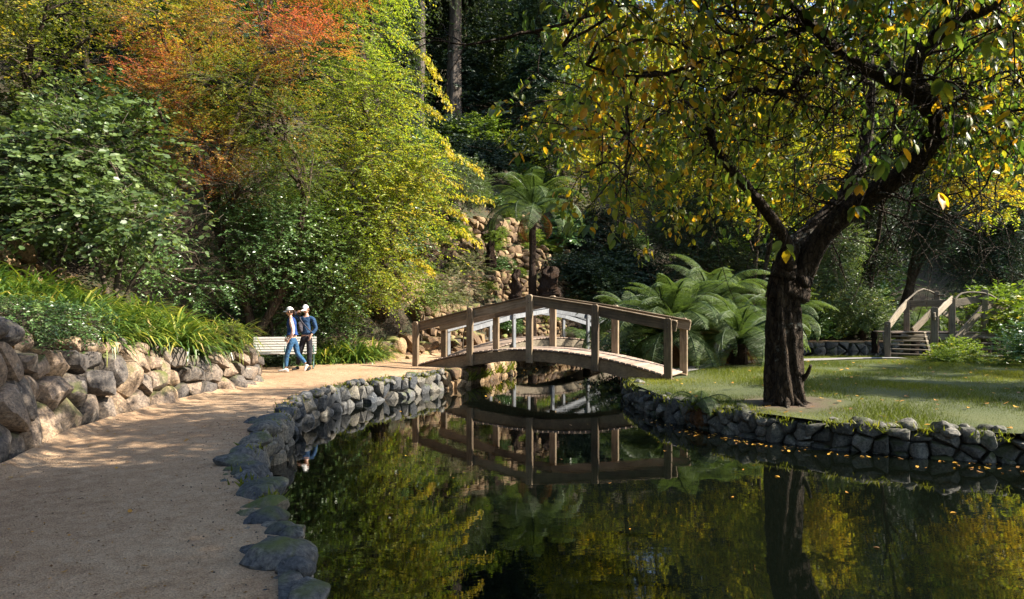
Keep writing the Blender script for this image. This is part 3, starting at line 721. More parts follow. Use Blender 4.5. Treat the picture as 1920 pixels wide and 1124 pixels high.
# bridge with steps on the right, behind the lawn
b3 = thing('stepped_bridge', 'weathered timber bridge with open steps and braced railings behind the lawn', 'footbridge', (13.2, 24, 0.5))
zl = 0.52; zd = 1.38
def gp(px, Y, z): return np.array([(px - 960) / F * Y, Y, z])
# flight facing the lawn: seven treads rising away from the camera
L0 = gp(1664, 23.6, 0); R0 = gp(1748, 22.6, 0)
dirn = np.array([0.42, 0.91, 0]); dirn = unit(dirn)
for k in range(7):
    z = zl + 0.02 + k * (zd - zl) / 6; off = dirn * (0.30 * k)
    a = L0 + off; c = R0 + off; a[2] = c[2] = z
    board('tread', a, c, 0.05, 0.27, M['grey_timber'], b3)
for e, s0 in enumerate((L0, R0)):
    a = s0 - dirn * 0.1; c = s0 + dirn * 1.95; a = a.copy(); c = c.copy(); a[2] = zl - 0.10; c[2] = zd - 0.10
    board('stringer', a, c, 0.20, 0.06, M['grey_timber'], b3)
ang3 = math.atan2(dirn[1], dirn[0]) - math.pi / 2
def gpost(px, Y, z0, ptop, w=0.19, nm='post'):
    x = (px - 960) / F * Y; zt = CAM_Z - (ptop - 587) / F * Y
    post(nm, x, Y, z0, zt, w, w, M['grey_post'], b3, ang3, 0.04); return np.array([x, Y, zt])
pA = gpost(1664, 23.5, 0.40, 603); pB = gpost(1700, 25.6, 0.40, 566); pC = gpost(1752, 22.5, 0.40, 576, 0.2); pD = gpost(1785, 24.6, 0.40, 559, 0.2)
pE = gpost(1846, 24.9, -0.4, 543, 0.2); pF = gpost(1905, 25.2, 0.0, 583, 0.18); pG = gpost(1757, 26.3, 0.4, 547, 0.16); pH = gpost(1815, 26.9, 0.4, 572, 0.16); pI = gpost(1870, 27.1, 0.4, 572, 0.16)
pJ = gpost(1900, 24.3, 0.0, 610, 0.16)
dz = np.array([0, 0, -0.20])
board('rail', pA + dz * 0.4 + np.array([-.05, -.06, -.16]), pB + dz * 0.2, 0.26, 0.05, M['grey_timber'], b3)
board('rail', pB + dz * 0.4, pD + dz * 0.9 + np.array([0.05, 0, 0]), 0.24, 0.05, M['grey_timber'], b3)
board('rail', pC + dz * 0.3 + np.array([-0.1, -.15, -.25]), pD + dz * 0.2, 0.24, 0.05, M['grey_timber'], b3)
board('rail', pD + dz + np.array([0.02, .05, 0]), pE + dz * 1.6 + np.array([0.02, .05, 0]), 0.26, 0.05, M['grey_timber'], b3)
board('rail', pE + dz * 1.7, pF + dz * 0.8, 0.24, 0.05, M['grey_timber'], b3)
board('rail', pG + dz * 1.9, pH + dz * 0.4, 0.2, 0.05, M['grey_timber'], b3)
board('rail', pH + dz * 0.4, pI + dz * 0.4, 0.2, 0.05, M['grey_timber'], b3)
# braces of the near side: two diagonals meeting at the tall post
f1 = pE + np.array([-0.05, -0.03, -0.65])
board('brace', f1, np.array([pD[0] - 0.1, pD[1] - 0.25, 1.05]), 0.28, 0.06, M['grey_timber'], b3)
board('brace', f1 + np.array([.1, 0, 0]), np.array([pF[0] + 0.2, pF[1] - .1, 0.95]), 0.28, 0.06, M['grey_timber'], b3)
board('brace', np.array([pB[0] + 0.3, pB[1] + .1, zd + 0.05]), np.array([pG[0] - 0.1, pG[1], 2.25]), 0.26, 0.06, M['grey_timber'], b3)
board('brace', np.array([pG[0] + 0.1, pG[1], 2.2]), np.array([pH[0] - .1, pH[1], 1.6]), 0.2, 0.06, M['grey_timber'], b3)
# curved handrails
def crail(pts, r=0.035):
    V, Fs = tube_vf(spline(pts, 14), r, 8); piece('handrail', V, Fs, M['grey_timber'], b3, smooth=True)
crail([pA + np.array([-.08, -.1, -.12]), (pA + pB) / 2 + np.array([0, 0, 0.03]), pB + np.array([0, 0, 0.04]), (pB + pG) / 2 + np.array([0, 0, 0.28]), pG + np.array([0, 0, -.12]), (pG * .5 + pD * .5) + np.array([0, 0, -0.03])])
crail([pC + np.array([-.12, -.2, -.35]), (pC + pD) / 2 + np.array([0, 0, -.05]), pD + np.array([0, 0, -0.06])])
crail([pD + np.array([.05, 0, -0.12]), (pD + pE) / 2 + np.array([-.2, 0, 0.02]), pE + np.array([0, -.1, -.16]), (pE + pF) / 2 + np.array([0.1, 0, -.12]), pF])
# deck over the channel
for k in range(19):
    t = k / 18; a = np.array([L0[0] + dirn[0] * 1.95 + 0.05 + t * 3.3, L0[1] + dirn[1] * 1.95 - 0.35 + t * 0.15, zd]); c = a + np.array([0.25, 1.45, 0]); a = a - np.array([0.08, 0.45, 0])
    board('plank', a, c, 0.045, 0.165, M['plank'], b3)
a = np.array([L0[0] + dirn[0] * 1.95 + 0.2, L0[1] + dirn[1] * 1.95 - 0.8, zd - 0.15]); board('beam', a, a + np.array([3.5, 0.15, 0]), 0.2, 0.08, M['grey_timber'], b3)
board('beam', a + np.array([0.3, 1.7, 0]), a + np.array([3.9, 1.85, 0]), 0.2, 0.08, M['grey_timber'], b3)
for k in range(4):                                            # steps down at the far right end
    z = 0.62 + k * 0.2; q = gp(1838, 23.6 + 0.3 * k, z); r2 = gp(1898, 23.5 + 0.3 * k, z); board('tread', q, r2, 0.05, 0.25, M['grey_timber'], b3)

# ------------------------------------------------------------------ bench
bench = thing('bench', 'park bench with white slats and green iron scroll ends behind the two walkers', 'bench', (-6.62, 19.9, 0.5))
white = plain_mat('white_slat_paint', (0.42, 0.395, 0.36), 0.55, 0, 14, 0.1, 0.15); iron = plain_mat('green_iron', (0.035, 0.085, 0.07), 0.45, 0.2, 30, 0.3, 0.1)
bx0, bx1, by = -7.50, -5.74, 19.9
for k, (dy, z) in enumerate(((-0.42, 0.43), (-0.33, 0.445), (-0.24, 0.445), (-0.15, 0.44), (-0.06, 0.43))):
    board('seat_slat', (bx0, by + dy, 0.5 + z), (bx1, by + dy, 0.5 + z), 0.025, 0.07, white, bench, bev=0.004)
for k in range(6):
    z = 0.50 + k * 0.073; dy = 0.02 + k * 0.025
    board('back_slat', (bx0, by + dy, 0.5 + z), (bx1, by + dy, 0.5 + z), 0.058, 0.022, white, bench, up=(0, 0.3, 1), bev=0.004)
for x in (bx0 + 0.07, (bx0 + bx1) / 2, bx1 - 0.07):
    g0 = np.array([x, by, 0.5])
    parts = []
    for pts, r_ in (([(0, .22, 0.0), (0, .12, .12), (0, .0, .3), (0, .0, .45), (0, .10, .70), (0, .17, .93)], .022),
                    ([(0, -.52, 0.0), (0, -.44, .08), (0, -.36, .20), (0, -.40, .34), (0, -.42, .42), (0, -.2, .42), (0, 0, .41)], .022),
                    ([(0, -.36, .2), (0, -.2, .14), (0, -.05, .2), (0, .06, .16)], .014)):
        parts.append(tube_vf(spline(pts, 16) + g0, r_, 6))
    if x != (bx0 + bx1) / 2:
        parts.append(tube_vf(spline([(0, -.42, .42), (0, -.48, .52), (0, -.44, .64), (0, -.3, .66), (0, -.1, .62), (0, .08, .64)], 18) + g0, .018, 6))
        parts.append(tube_vf(spline([(0, -.30, .44), (0, -.36, .52), (0, -.28, .58), (0, -.22, .52), (0, -.27, .49)], 14) + g0, .011, 6))
    V, Fs = merge_vf(parts); piece('end_frame', V, Fs, iron, bench, smooth=True)
bench.rotation_euler = (0, 0, R(14))
# small tap post at the end of the wall
V, Fs = merge_vf([tube_vf([(-6.68, 18.2, 0.45), (-6.68, 18.2, 0.88)], 0.018, 8), box_vf((-6.68, 18.2, 0.89), (0.10, 0.07, 0.035), bev=0.008)])
tag(piece('marker_post', V, Fs, plain_mat('rusty_steel', (0.10, 0.07, 0.05), 0.7, 0.3), smooth=False), 'thin dark metal marker post with small cap at the end of the boulder wall', 'post')

# ------------------------------------------------------------------ people
def skin(name, J, E, root, mat, parent, sub=2, smooth=True):
    """J: {key: (x,y,z,r) or (x,y,z,rx,ry)} in local metres; grows one continuous surface"""
    keys = list(J); idx = {k: i for i, k in enumerate(keys)}
    me = bpy.data.meshes.new(name); me.from_pydata([J[k][:3] for k in keys], [(idx[a], idx[c]) for a, c in E], [])
    me.update(); me.skin_vertices.new() if hasattr(me.skin_vertices, 'new') else None
    o = bpy.data.objects.new(name, me); COL.objects.link(o); o.parent = parent; ORG[o] = ORG.get(parent, np.zeros(3))
    md = o.modifiers.new('skin', 'SKIN'); md.use_smooth_shade = smooth; md.branch_smoothing = 0.6
    if not me.skin_vertices:
        bm = bmesh.new(); bm.from_mesh(me); bm.verts.layers.skin.verify(); bm.to_mesh(me); bm.free()
    for k in keys:
        s = me.skin_vertices[0].data[idx[k]]; r_ = J[k][3:]; s.radius = (r_[0], r_[-1]); s.use_root = (k == root)
    sm = o.modifiers.new('smooth', 'SUBSURF'); sm.levels = sub; sm.render_levels = sub
    me.materials.append(mat); return o

SK = plain_mat('skin', (0.46, 0.27, 0.19), 0.5, 0, 30, 0.08, 0)
def cloth(n, c, r=0.85):
    m = plain_mat(n, c, r, 0, 11, 0.30, 1.0, 0.2)
    for q in m.node_tree.nodes:
        if q.type == 'BUMP': q.inputs['Distance'].default_value = 0.06
    return m
denim = cloth('blue_denim', (0.03, 0.085, 0.17)); vest_m = cloth('navy_vest', (0.018, 0.05, 0.17)); pink = cloth('pale_pink_cloth', (0.62, 0.42, 0.38)); cap_m = cloth('white_cap', (0.78, 0.76, 0.73))
shoe_w = cloth('white_shoe', (0.74, 0.72, 0.70)); navy = cloth('navy_shirt', (0.022, 0.055, 0.12)); char = cloth('charcoal_trousers', (0.018, 0.018, 0.024)); blk = cloth('black_shoe', (0.02, 0.02, 0.022)); hairm = cloth('dark_hair', (0.03, 0.018, 0.012)); bagm = cloth('grey_bag', (0.06, 0.055, 0.065))

def fingers(J, E, wrist, d, side, r=0.0095, key='h', curl=0.5, grip=(0, 0, -1)):
    """palm and five separate fingers from wrist along d"""
    w = np.array(J[wrist][:3]); d = unit(np.array(d, float)); s = unit(np.array(side, float)); gv = np.array(grip, float)
    pc = w + d * 0.045; J[key + 'p'] = (*pc, 0.026, 0.018); E.append((wrist, key + 'p'))
    kn = w + d * 0.085; J[key + 'k'] = (*kn, 0.027, 0.014); E.append((key + 'p', key + 'k'))
    for i, (o_, l_) in enumerate(((-0.026, 0.062), (-0.009, 0.072), (0.009, 0.067), (0.026, 0.052))):
        b0 = kn + s * o_ + d * 0.012; d1 = unit(d + gv * curl * 0.6); d2 = unit(d + gv * curl * 1.6)
        m1 = b0 + d1 * l_ * 0.5; m2 = m1 + d2 * l_ * 0.5
        J[f'{key}{i}a'] = (*b0, r); J[f'{key}{i}b'] = (*m1, r); J[f'{key}{i}c'] = (*m2, r * 0.8)
        E += [(key + 'k', f'{key}{i}a'), (f'{key}{i}a', f'{key}{i}b'), (f'{key}{i}b', f'{key}{i}c')]
    t0 = w + d * 0.03 - s * 0.028; t1 = t0 + unit(d * 0.7 - s * 0.6 + gv * 0.3) * 0.035; t2 = t1 + unit(d + gv * 0.4) * 0.028
    J[key + 't0'] = (*t0, r * 1.2); J[key + 't1'] = (*t1, r * 1.1); J[key + 't2'] = (*t2, r * 0.85)
    E += [(key + 'p', key + 't0'), (key + 't0', key + 't1'), (key + 't1', key + 't2')]

def head(parent, c, yaw, hair_mat, pitch=0.0, cap=cap_m, brim=1.0, ponytail=False):
    """face, ears and hair as children; looks along -Y before yaw"""
    bm = bmesh.new(); bmesh.ops.create_uvsphere(bm, u_segments=28, v_segments=20, radius=1)
    for v in bm.verts:
        x, y, z = v.co
        jaw = max(0, -z); X = x * 0.078 * (1 - 0.30 * jaw ** 1.5); Yv = y * 0.098 * (1 - 0.18 * jaw); Z = z * 0.118
        if y < -0.5:                                   # face side: nose, brow, mouth, chin
            f = (-y - 0.5) * 2
            Yv -= 0.022 * f * math.exp(-((x / 0.16) ** 2 + ((z + 0.12) / 0.18) ** 2)); Yv += 0.010 * f * (math.exp(-(((abs(x) - 0.36) / 0.16) ** 2 + ((z - 0.08) / 0.11) ** 2)))
            Yv -= 0.006 * f * math.exp(-((x / 0.3) ** 2 + ((z + 0.45) / 0.07) ** 2)); Yv -= 0.008 * math.exp(-((x / 0.3) ** 2 + ((z + 0.85) / 0.15) ** 2))
        v.co = (X, Yv, Z)
    V = np.array([v.co[:] for v in bm.verts]); fs = [[v.index for v in f.verts] for f in bm.faces]; bm.free()
    Rm = np.array(Matrix.Rotation(yaw, 3, 'Z') @ Matrix.Rotation(pitch, 3, 'X'))
    T = lambda A: (np.asarray(A) @ Rm.T) + np.array(c)
    def loc(nm, V_, F_, m_): o = obj(nm, make_mesh(nm, T(V_), F_, None, True, (m_,)), parent, local=True); return o
    loc('head', V, fs, SK)
    for sx in (-1, 1):
        Ve, Fe = tube_vf([(sx * 0.076, 0.01, -0.035), (sx * 0.086, 0.015, -0.01), (sx * 0.088, 0.018, 0.02), (sx * 0.078, 0.012, 0.03)], [0.007, 0.010, 0.011, 0.006], 6); loc('ear', Ve, Fe, SK)
        bm = bmesh.new(); bmesh.ops.create_icosphere(bm, subdivisions=2, radius=0.012); Ve = np.array([v.co[:] for v in bm.verts]) + np.array([sx * 0.030, -0.082, 0.012]); Fe = [[v.index for v in f.verts] for f in bm.faces]; bm.free()
        loc('eye', Ve, Fe, hair_mat)
    # hair shell over the back of the head
    k = (V[:, 2] > -0.05) & (V[:, 1] > -0.035); Vh = V * 1.07 + np.array([0, 0.004, 0]); fh = [f for f in fs if all(k[i] for i in f)]; loc('hair', Vh, fh, hair_mat)
    # cap: dome and curved peak
    Vc = V * np.array([1.13, 1.12, 1.12]) + np.array([0, 0.003, 0.012]); kc = V[:, 2] > 0.030; fc = [f for f in fs if all(kc[i] for i in f)]; cp = loc('cap', Vc, fc, cap)
    Vb = []
    nb = 11
    for r_, dz_ in ((0.0, 0), (0.5, -0.004), (1.0, -0.014)):
        for i in range(nb):
            a = -1.25 + 2.5 * i / (nb - 1); bxp = math.sin(a) * 0.082; byp = -math.cos(a) * 0.098
            Vb.append((bxp * (1 - 0.08 * r_), byp - r_ * 0.085 * brim * math.cos(a * 1.1) ** 0.6 if abs(a) < 1.42 / 1.1 else byp, 0.045 + dz_ - 0.02 * r_ * math.sin(a) ** 2))
    Vb = np.nan_to_num(np.array(Vb, float)); Vb2 = Vb - np.array([0, 0, 0.006]); Vb = np.vstack([Vb, Vb2]); fb = []
    for h0, flip in ((0, 0), (33, 1)):
        for r_ in range(2):
            for i in range(nb - 1):
                q = [h0 + r_ * nb + i, h0 + r_ * nb + i + 1, h0 + (r_ + 1) * nb + i + 1, h0 + (r_ + 1) * nb + i]; fb.append(q[::-1] if flip else q)
    loc('cap_peak', Vb, fb, cap)
    Ve, Fe = tube_vf([(0, -0.104, 0.075), (0, -0.112, 0.076)], [0.013, 0.012], 8); loc('cap_badge', Ve, Fe, blk)
    if ponytail:
        Ve, Fe = tube_vf(spline([(0, 0.10, 0.03), (0, 0.13, 0.0), (0, 0.125, -0.07), (0, 0.11, -0.12)], 8), [0.02, 0.028, 0.028, 0.026, 0.024, 0.02, 0.014, 0.006], 8); loc('ponytail', Ve, Fe, hair_mat)

def shoe(parent, heel, toe, mat, up=(0, 0, 1)):
    heel = np.array(heel, float); toe = np.array(toe, float); d = unit(toe - heel); up = np.array(up, float); up = unit(up - d * up.dot(d)); s = np.cross(up, d); L = np.linalg.norm(toe - heel)
    V = []; n = 10
    for t, w, h in ((-0.02, .020, .04), (0.06, .034, .085), (.25, .036, .10), (.45, .038, .075), (.7, .046, .055), (.88, .042, .045), (1.0, .022, .03)):
        for i in range(n):
            a = 2 * math.pi * i / n; V.append(heel + d * L * t + s * math.cos(a) * w + up * (h / 2 + math.sin(a) * h / 2))
    Fs = [[a * n + e, a * n + (e + 1) % n, (a + 1) * n + (e + 1) % n, (a + 1) * n + e] for a in range(6) for e in range(n)] + [list(range(n))[::-1], [6 * n + e for e in range(n)]]
    obj('shoe', make_mesh('shoe', np.array(V), Fs, None, True, (mat,)), parent, local=True)

# walker in front: faces left, mid-stride
w1 = thing('person', 'person in white cap, blue vest and blue jeans striding left past the bench', 'person', (-6.0, 18.6, 0.50))
J = {'pel': (.03, 0, .93, .10, .115), 'wst': (.02, 0, 1.07, .09, .11), 'ch': (-.005, 0, 1.25, .10, .125), 'nb': (-.01, 0, 1.42, .06, .075), 'nk': (-.03, 0, 1.50, .046), 'hd': (-.045, 0, 1.56, .05),
     'hl': (.02, -.085, .86, .085), 'kl': (-.10, -.09, .48, .056), 'al': (-.13, -.09, .11, .036), 'hr': (.04, .085, .86, .085), 'kr': (.13, .09, .47, .056), 'ar': (.36, .09, .21, .036),
     'sl': (.02, -.17, 1.40, .052), 'el': (.12, -.215, 1.12, .040), 'wl': (.03, -.20, .92, .025), 'sr': (-.01, .17, 1.40, .052), 'er': (-.10, .20, 1.14, .040), 'wr': (-.14, .14, .95, .025)}
E = [('pel', 'wst'), ('wst', 'ch'), ('ch', 'nb'), ('nb', 'nk'), ('nk', 'hd'), ('pel', 'hl'), ('hl', 'kl'), ('kl', 'al'), ('pel', 'hr'), ('hr', 'kr'), ('kr', 'ar'), ('nb', 'sl'), ('sl', 'el'), ('el', 'wl'), ('nb', 'sr'), ('sr', 'er'), ('er', 'wr')]
fingers(J, E, 'wl', (-.55, -.05, -.6), (.5, 0, -.5), key='lh'); fingers(J, E, 'wr', (-.4, -.2, -.6), (.5, 0, -.5), key='rh')
skin('body', J, E, 'pel', SK, w1, 2)
head(w1, (-.055, 0, 1.625), R(-90), hairm, 0.12, ponytail=True)
skin('jeans', {'w': (.03, 0, .98, .115, .13), 'p': (.03, 0, .88, .125, .14), 'hl': (.01, -.085, .80, .098), 'kl': (-.10, -.09, .48, .068), 'ml': (-.12, -.09, .30, .062), 'al': (-.13, -.09, .12, .048), 'hr': (.06, .085, .80, .098), 'kr': (.13, .09, .47, .068), 'mr': (.26, .09, .33, .062), 'ar': (.35, .09, .22, .048)},
     [('w', 'p'), ('p', 'hl'), ('hl', 'kl'), ('kl', 'ml'), ('ml', 'al'), ('p', 'hr'), ('hr', 'kr'), ('kr', 'mr'), ('mr', 'ar')], 'p', denim, w1)
skin('vest', {'h': (.02, 0, 1.02, .125, .14), 'w': (.015, 0, 1.12, .115, .135), 'c': (-.01, 0, 1.28, .125, .155), 'b': (-.005, 0, 1.40, .10, .13), 'n': (-.02, 0, 1.50, .062)}, [('h', 'w'), ('w', 'c'), ('c', 'b'), ('b', 'n')], 'w', vest_m, w1)
skin('shirt_hem', {'a': (.03, 0, .93, .122, .138), 'b': (.025, 0, 1.00, .118, .135)}, [('a', 'b')], 'a', pink, w1, 1)
for sg, (s_, e_, w_) in enumerate((((.02, -.16, 1.40), (.12, -.218, 1.12), (.04, -.203, .94)), ((-.01, .16, 1.40), (-.10, .203, 1.14), (-.135, .145, .965)))):
    skin('sleeve', {'s': (*s_, .066), 'e': (*e_, .053), 'w': (*w_, .038)}, [('s', 'e'), ('e', 'w')], 'e', pink, w1)
shoe(w1, (-.07, -.09, .0), (-.34, -.10, .01), shoe_w); shoe(w1, (.43, .09, .16), (.33, .09, .0), shoe_w, (-1, 0, .6))
shoe_tip = None
# walker behind: faces the camera, one hand raised to the cap, the other in the pocket
w2 = thing('person', 'person in white cap and navy shirt with grey sling bag, hand raised to the cap', 'person', (-5.80, 19.25, 0.50))
J = {'pel': (.0, 0, .95, .13, .10), 'wst': (.0, 0, 1.10, .125, .095), 'ch': (.0, 0, 1.30, .145, .105), 'nb': (.0, 0, 1.47, .08, .07), 'nk': (.01, -.01, 1.55, .052), 'hd': (.01, -.03, 1.62, .05),
     'hl': (-.09, 0, .88, .09), 'kl': (-.17, -.02, .50, .06), 'al': (-.27, .05, .12, .04), 'hr': (.09, 0, .88, .09), 'kr': (.10, -.04, .50, .06), 'ar': (.10, -.03, .11, .04),
     'sl': (-.19, 0, 1.45, .056), 'el': (-.36, -.10, 1.52, .043), 'wl': (-.17, -.17, 1.64, .028), 'sr': (.19, 0, 1.45, .056), 'er': (.27, .02, 1.15, .043), 'wr': (.17, -.12, .97, .028)}
E = [('pel', 'wst'), ('wst', 'ch'), ('ch', 'nb'), ('nb', 'nk'), ('nk', 'hd'), ('pel', 'hl'), ('hl', 'kl'), ('kl', 'al'), ('pel', 'hr'), ('hr', 'kr'), ('kr', 'ar'), ('nb', 'sl'), ('sl', 'el'), ('el', 'wl'), ('nb', 'sr'), ('sr', 'er'), ('er', 'wr')]
fingers(J, E, 'wl', (.9, .15, .25), (0, .3, .9), key='lh', grip=(0, .5, -.5)); fingers(J, E, 'wr', (-.35, -.1, -.9), (.6, -.5, 0), key='rh', grip=(-.4, .3, 0))
skin('body', J, E, 'pel', SK, w2, 2)
head(w2, (.0, -.05, 1.69), R(-22), hairm, 0.35)
skin('trousers', {'w': (0, 0, 1.02, .15, .115), 'p': (0, 0, .92, .155, .125), 'hl': (-.09, 0, .82, .105), 'kl': (-.17, -.02, .50, .078), 'al': (-.26, .04, .12, .065), 'hr': (.09, 0, .82, .105), 'kr': (.10, -.04, .50, .078), 'ar': (.10, -.03, .11, .065)},
     [('w', 'p'), ('p', 'hl'), ('hl', 'kl'), ('kl', 'al'), ('p', 'hr'), ('hr', 'kr'), ('kr', 'ar')], 'p', char, w2)
skin('shirt', {'h': (0, 0, .98, .16, .125), 'w': (0, 0, 1.12, .148, .115), 'c': (0, 0, 1.32, .175, .128), 'b': (0, 0, 1.46, .12, .09), 'n': (.005, 0, 1.54, .066), 'sl': (-.19, 0, 1.44, .075), 'el': (-.36, -.10, 1.52, .060), 'wl': (-.21, -.16, 1.62, .042), 'sr': (.19, 0, 1.44, .075), 'er': (.27, .02, 1.15, .060), 'wr': (.185, -.10, 1.0, .042)},
     [('h', 'w'), ('w', 'c'), ('c', 'b'), ('b', 'n'), ('b', 'sl'), ('sl', 'el'), ('el', 'wl'), ('b', 'sr'), ('sr', 'er'), ('er', 'wr')], 'w', navy, w2)
V, Fs = tube_vf(spline([(-.17, -.06, 1.50), (-.10, -.145, 1.38), (.02, -.15, 1.24), (.14, -.12, 1.10), (.19, 0, 1.04)], 16), 0.016, 6); obj('bag_strap', make_mesh('bag_strap', V, Fs, None, True, (bagm,)), w2, local=True)
skin('bag', {'a': (-.13, -.13, 1.36, .075, .05), 'b': (-.12, -.15, 1.20, .085, .06), 'c': (-.11, -.14, 1.06, .07, .05)}, [('a', 'b'), ('b', 'c')], 'b', bagm, w2)
shoe(w2, (-.24, .09, 0), (-.34, -.16, 0), blk); shoe(w2, (.10, .03, 0), (.12, -.25, 0), blk)

# ------------------------------------------------------------------ foliage tools
def tri(*f): return np.array(f)
TPL = {
 'rhomb': (np.array([(0, 0, 0), (.42, .27, .06), (1, 0, -.06), (.42, -.27, .06)]), tri((0, 2, 1), (0, 3, 2))),
 'narrow': (np.array([(0, 0, 0), (.4, .11, .03), (1, 0, -.05), (.4, -.11, .03)]), tri((0, 2, 1), (0, 3, 2))),
 'blade': (np.array([(0, -.05, 0), (0, .05, 0), (1, 0, .1)]), tri((0, 2, 1))),
 'round': (np.array([(0, 0, 0), (.22, .30, .05), (.66, .34, .03), (1, 0, -.06), (.66, -.34, .03), (.22, -.30, .05)]), tri((0, 3, 2), (0, 2, 1), (0, 5, 4), (0, 4, 3))),
 'ovate': (np.array([(0, 0, 0), (.20, .20, .05), (.52, .27, .05), (.82, .15, .0), (1, 0, -.10), (.82, -.15, .0), (.52, -.27, .05), (.20, -.20, .05), (.5, 0, 0)]),
           tri((0, 8, 1), (1, 8, 2), (2, 8, 3), (3, 8, 4), (4, 8, 5), (5, 8, 6), (6, 8, 7), (7, 8, 0))),
 'star': (np.array([(0, 0, 0), (.35, .12, 0), (.62, .50, -.04), (.55, .12, .03), (1, 0, -.08), (.55, -.12, .03), (.62, -.50, -.04), (.35, -.12, 0)]),
          tri((0, 3, 1), (1, 3, 2), (0, 5, 3), (3, 5, 4), (0, 7, 5), (7, 6, 5))),
}
def scatter(tpl, pos, xd, nrm, size):
    tv, tf = TPL[tpl]; n = len(pos); k = len(tv)
    xd = unit(xd); yv = unit(np.cross(nrm, xd)); zv = np.cross(xd, yv)
    s = np.broadcast_to(np.asarray(size, float), (n,))[:, None, None]
    V = pos[:, None, :] + s * (tv[None, :, 0:1] * xd[:, None] + tv[None, :, 1:2] * yv[:, None] + tv[None, :, 2:3] * zv[:, None])
    Fs = tf[None] + (np.arange(n) * k)[:, None, None]
    return V.reshape(-1, 3), Fs.reshape(-1, 3), k

def twig_starts(blobs, n, r_, shell=(0.5, 1.0), thr=-0.35, nf=0.9, lo=-0.75, seed=0):
    """n twig bases in the outer shells of ellipsoids (cx,cy,cz,rx,ry,rz), thinned by noise so that gaps stay"""
    B = np.array(blobs, float); w = (B[:, 3] * B[:, 4] + B[:, 4] * B[:, 5] + B[:, 3] * B[:, 5]); w /= w.sum()
    out, dirs = [], []; got = 0
    while got < n:
        m = n * 2; bi = r_.choice(len(B), m, p=w); d = unit(r_.normal(size=(m, 3))); rad = r_.uniform(shell[0] ** 2, shell[1] ** 2, m) ** 0.5
        b_ = B[bi]; p = b_[:, :3] + d * rad[:, None] * b_[:, 3:6] * (1 + 0.16 * vn(d * 3 + b_[:, :3], seed))[:, None]
        k = (vn(p * nf, seed) > thr + r_.normal(size=m) * 0.25) & (d[:, 2] > lo)
        inner = np.zeros(m, bool)
        p, d = p[k], d[k]; out.append(p); dirs.append(unit(d * b_[k, 3:6][:, [1, 1, 1]] / b_[k, 3:6])); got += len(p)
    return np.vstack(out)[:n], np.vstack(dirs)[:n]

def foliage(blobs, n_tw, per, L, leaf, tpl, seed, droop=0.25, out=0.6, flat=0.6, jitter=0.5, hang=0.0, size_var=0.3, tint=None, tw=True, **kw):
    """leaves set alternately along drooping twigs -> (V, F, tint, twig V, twig F)"""
    r_ = np.random.default_rng(seed)
    p, d = twig_starts(blobs, n_tw, r_, seed=seed, **kw)
    h = unit(r_.normal(size=(n_tw, 3)) * np.array([1, 1, 0.35])); d = unit(d * out + h * (1 - out)); d[:, 2] *= 0.6; d = unit(d)
    Ls = L * r_.uniform(0.6, 1.3, n_tw)
    t = (np.arange(per) + 0.6) / per; t = np.broadcast_to(t, (n_tw, per)) + r_.normal(size=(n_tw, per)) * 0.03
    P_ = p[:, None] + d[:, None] * (Ls[:, None] * t)[..., None]; P_[..., 2] -= droop * Ls[:, None] * t ** 2
    tang = d[:, None] + np.array([0, 0, -2 * droop]) * t[..., None]; tang = unit(tang)
    side = unit(np.cross(d, np.array([0, 0, 1.0]))); sg = np.where(np.arange(per) % 2 == 0, 1.0, -1.0)
    xd = tang * 0.55 + side[:, None] * sg[None, :, None] * 0.8 + r_.normal(size=(n_tw, per, 3)) * 0.25 * jitter
    xd[..., 2] -= hang
    nr = np.array([0, 0, 1.0]) * flat + d[:, None] * 0.35 + r_.normal(size=(n_tw, per, 3)) * jitter
    P_, xd, nr = P_.reshape(-1, 3), xd.reshape(-1, 3), nr.reshape(-1, 3)
    s = leaf * r_.uniform(1 - size_var, 1 + size_var, len(P_))
    V, Fs, k = scatter(tpl, P_, xd, nr, s)
    tb = tint(P_) if tint else 0.45 + 0.22 * vn(P_ * 0.8, seed + 3)
    tb = np.clip(tb + np.repeat(r_.normal(size=n_tw) * 0.10, per) + r_.normal(size=len(P_)) * 0.12, 0, 1)
    tv = np.repeat(tb, k)
    if not tw: return V, Fs, tv, None, None
    # each twig a thin three-sided rod of two segments
    a = p - d * Ls[:, None] * 0.35; m_ = p + d * Ls[:, None] * .5; m_[:, 2] -= droop * Ls * .25; e = p + d * Ls[:, None]; e[:, 2] -= droop * Ls
    w = np.cross(side, d); V2 = []
    for c, r0 in ((a, 0.010), (m_, 0.006), (e, 0.002)):
        for q in range(3):
            an = q * 2.094; V2.append(c + (side * math.cos(an) + w * math.sin(an)) * (r0 * (0.25 + 0.45 * L)))
    V2 = np.stack(V2, 1).reshape(-1, 3); base = (np.arange(n_tw) * 9)[:, None, None]
    fq = np.array([(i * 3 + q, i * 3 + (q + 1) % 3, (i + 1) * 3 + (q + 1) % 3, (i + 1) * 3 + q) for i in range(2) for q in range(3)])
    return V, Fs, tv, V2, (fq[None] + base).reshape(-1, 4)

def limb(a, c, r0, r1, seed, n=9, sag=0.12, wob=0.10, sides=7, noise=0.02):
    a = np.array(a, float); c = np.array(c, float); L = np.linalg.norm(c - a); t = np.linspace(0, 1, n)[:, None]
    p = a + (c - a) * t; rr = np.random.default_rng(seed)
    ph = rr.uniform(0, 6, 3); p = p + np.sin(t * 5 + ph) * np.sin(t * math.pi) * wob * L * 0.5; p[:, 2] += np.sin(t[:, 0] * math.pi) * sag * L
    return tube_vf(p, np.linspace(r0, r1, n), sides, noise, 4, True, seed, 0.15)

